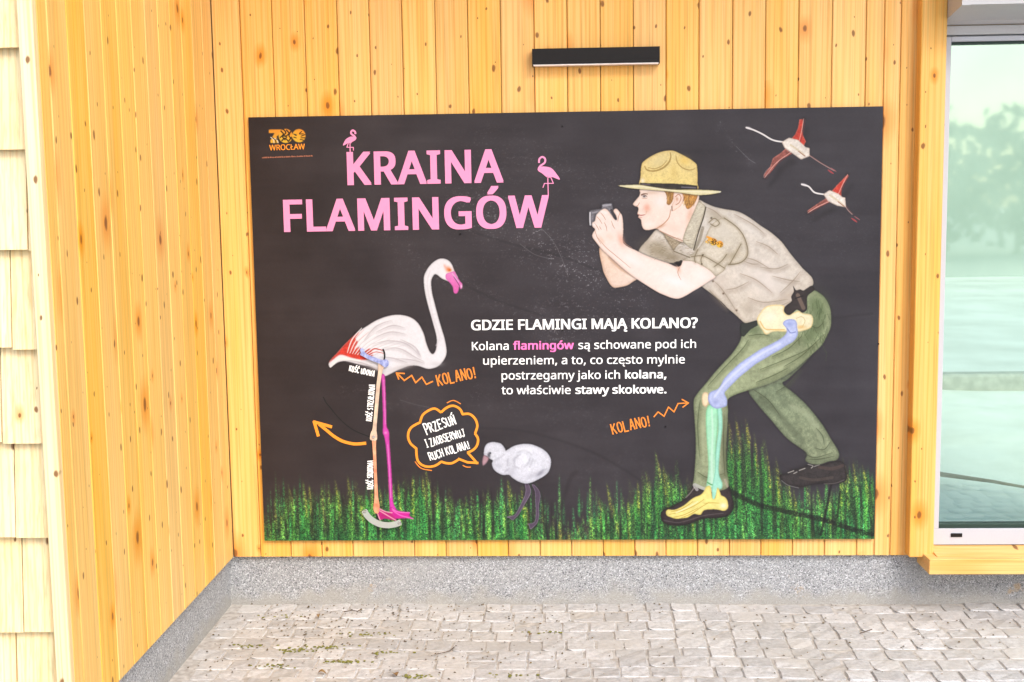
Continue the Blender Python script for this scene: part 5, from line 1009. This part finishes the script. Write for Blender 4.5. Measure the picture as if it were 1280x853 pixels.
# ------------------------------------------------------------------ litter on the paving
r = random.Random(21); b = bmesh.new()
for k in range(900):
    px_, d_ = r.uniform(-.1, 2.9), abs(r.gauss(0, .42))
    if r.random() < .55: px_ = r.gauss(.35, .38)
    if px_ < XC: continue
    yy_ = YP-.01-d_; rr = r.uniform(.0018, .006); z = ZG+.002+r.uniform(0, .003)
    a = r.uniform(0, 6.28); n = 5; el_ = r.uniform(.3, .8)
    top = b.verts.new((px_, yy_, z+rr*.6)); ring = []
    for i in range(n):
        t = 2*math.pi*i/n; u, v = rr*math.cos(t), rr*el_*math.sin(t)
        ring.append(b.verts.new((px_+u*math.cos(a)-v*math.sin(a), yy_+u*math.sin(a)+v*math.cos(a), z)))
    for i in range(n): b.faces.new((top, ring[i], ring[(i+1) % n]))
tag(link('plant_litter', mesh_of(b), noisy_mat('litter_brown', (.03, .02, .01), (.17, .12, .04), 40, .9), None, (0, 0, 0)), 'brown crumbs and moss scattered over the pale setts', 'litter', kind='stuff')
LEAF = noisy_mat('dry_leaf', (.14, .07, .03), (.26, .17, .05), 60, .8); TW = noisy_mat('dry_twig', (.06, .04, .03), (.13, .09, .06), 60, .9); MOSS = noisy_mat('moss', (.10, .11, .02), (.24, .22, .05), 150, .95)
def gp(px, py): return on_plane(px, py, 2, ZG+.004)
for px, py, L, lab in ((494, 845, .034, 'brown curled leaf on the setts at the bottom left edge'), (403, 843, .026, 'mottled olive leaf beside the bottom edge left of the brown leaf'),
                   (663, 795, .022, 'small orange brown leaf on a sett below the chick picture'), (398, 772, .02, 'small dark leaf close to the plinth below the flamingo feet')):
    p = gp(px, py); b = bmesh.new(); a = r.uniform(0, 6); n = 7; mid = []; s1 = []; s2 = []
    for i in range(n):
        t = i/(n-1); wd = math.sin(math.pi*min(1, t*1.05+.02))*.32*L; x_ = (t-.5)*L; zz = .004+.006*math.sin(t*4)
        mid.append(b.verts.new((x_, 0, zz))); s1.append(b.verts.new((x_, wd+.0005, zz+.004))); s2.append(b.verts.new((x_, -wd-.0005, zz+.003)))
    for i in range(n-1):
        b.faces.new((mid[i], mid[i+1], s1[i+1], s1[i])); b.faces.new((s2[i], s2[i+1], mid[i+1], mid[i]))
    o = link('leaf', mesh_of(b), LEAF, None, p); o.rotation_euler.z = a; tag(o, lab, 'leaf', 'leaves fallen on the setts')
for pts, lab in ((((430, 766), (440, 764), (447, 765.5), (452, 762)), 'thin dark twig lying along the foot of the plinth at left'),
                 (((545, 819), (555, 817), (562, 815), (568, 810)), 'short forked twig on the setts below the speech bubble'),
                 (((1075, 793), (1082, 790.5), (1090, 788)), 'tiny dark twig on the setts at the right side')):
    b = bmesh.new(); P = [gp(*q) for q in pts]; c = P[0]; tube(b, [tuple(Vector(q-c)+Vector((0, 0, .003))) for q in P], .0016, 5)
    tag(link('twig', mesh_of(b), TW, None, c), lab, 'twig', 'twigs on the setts')
# moss in the joints
b = bmesh.new(); r = random.Random(8)
for cx_, cy_, n_ in ((430, 826, 46), (462, 792, 24), (345, 770, 12), (405, 808, 30), (370, 812, 34), (520, 845, 26), (345, 832, 20), (318, 806, 20), (490, 815, 14), (640, 843, 12), (680, 790, 10)):
    for k in range(n_):
        p = gp(cx_+r.gauss(0, 14), cy_+r.gauss(0, 1.2)); rr = r.uniform(.002, .005)
        bmesh.ops.create_icosphere(b, subdivisions=1, radius=rr, matrix=Matrix.Translation((p[0], p[1], ZG+.001)) @ Matrix.Diagonal((1.4, 1, .7, 1)))
tag(link('moss', mesh_of(b, 'moss', True), MOSS, None, (0, 0, 0)), 'olive moss growing in the joints between the setts at left', 'moss', kind='stuff')
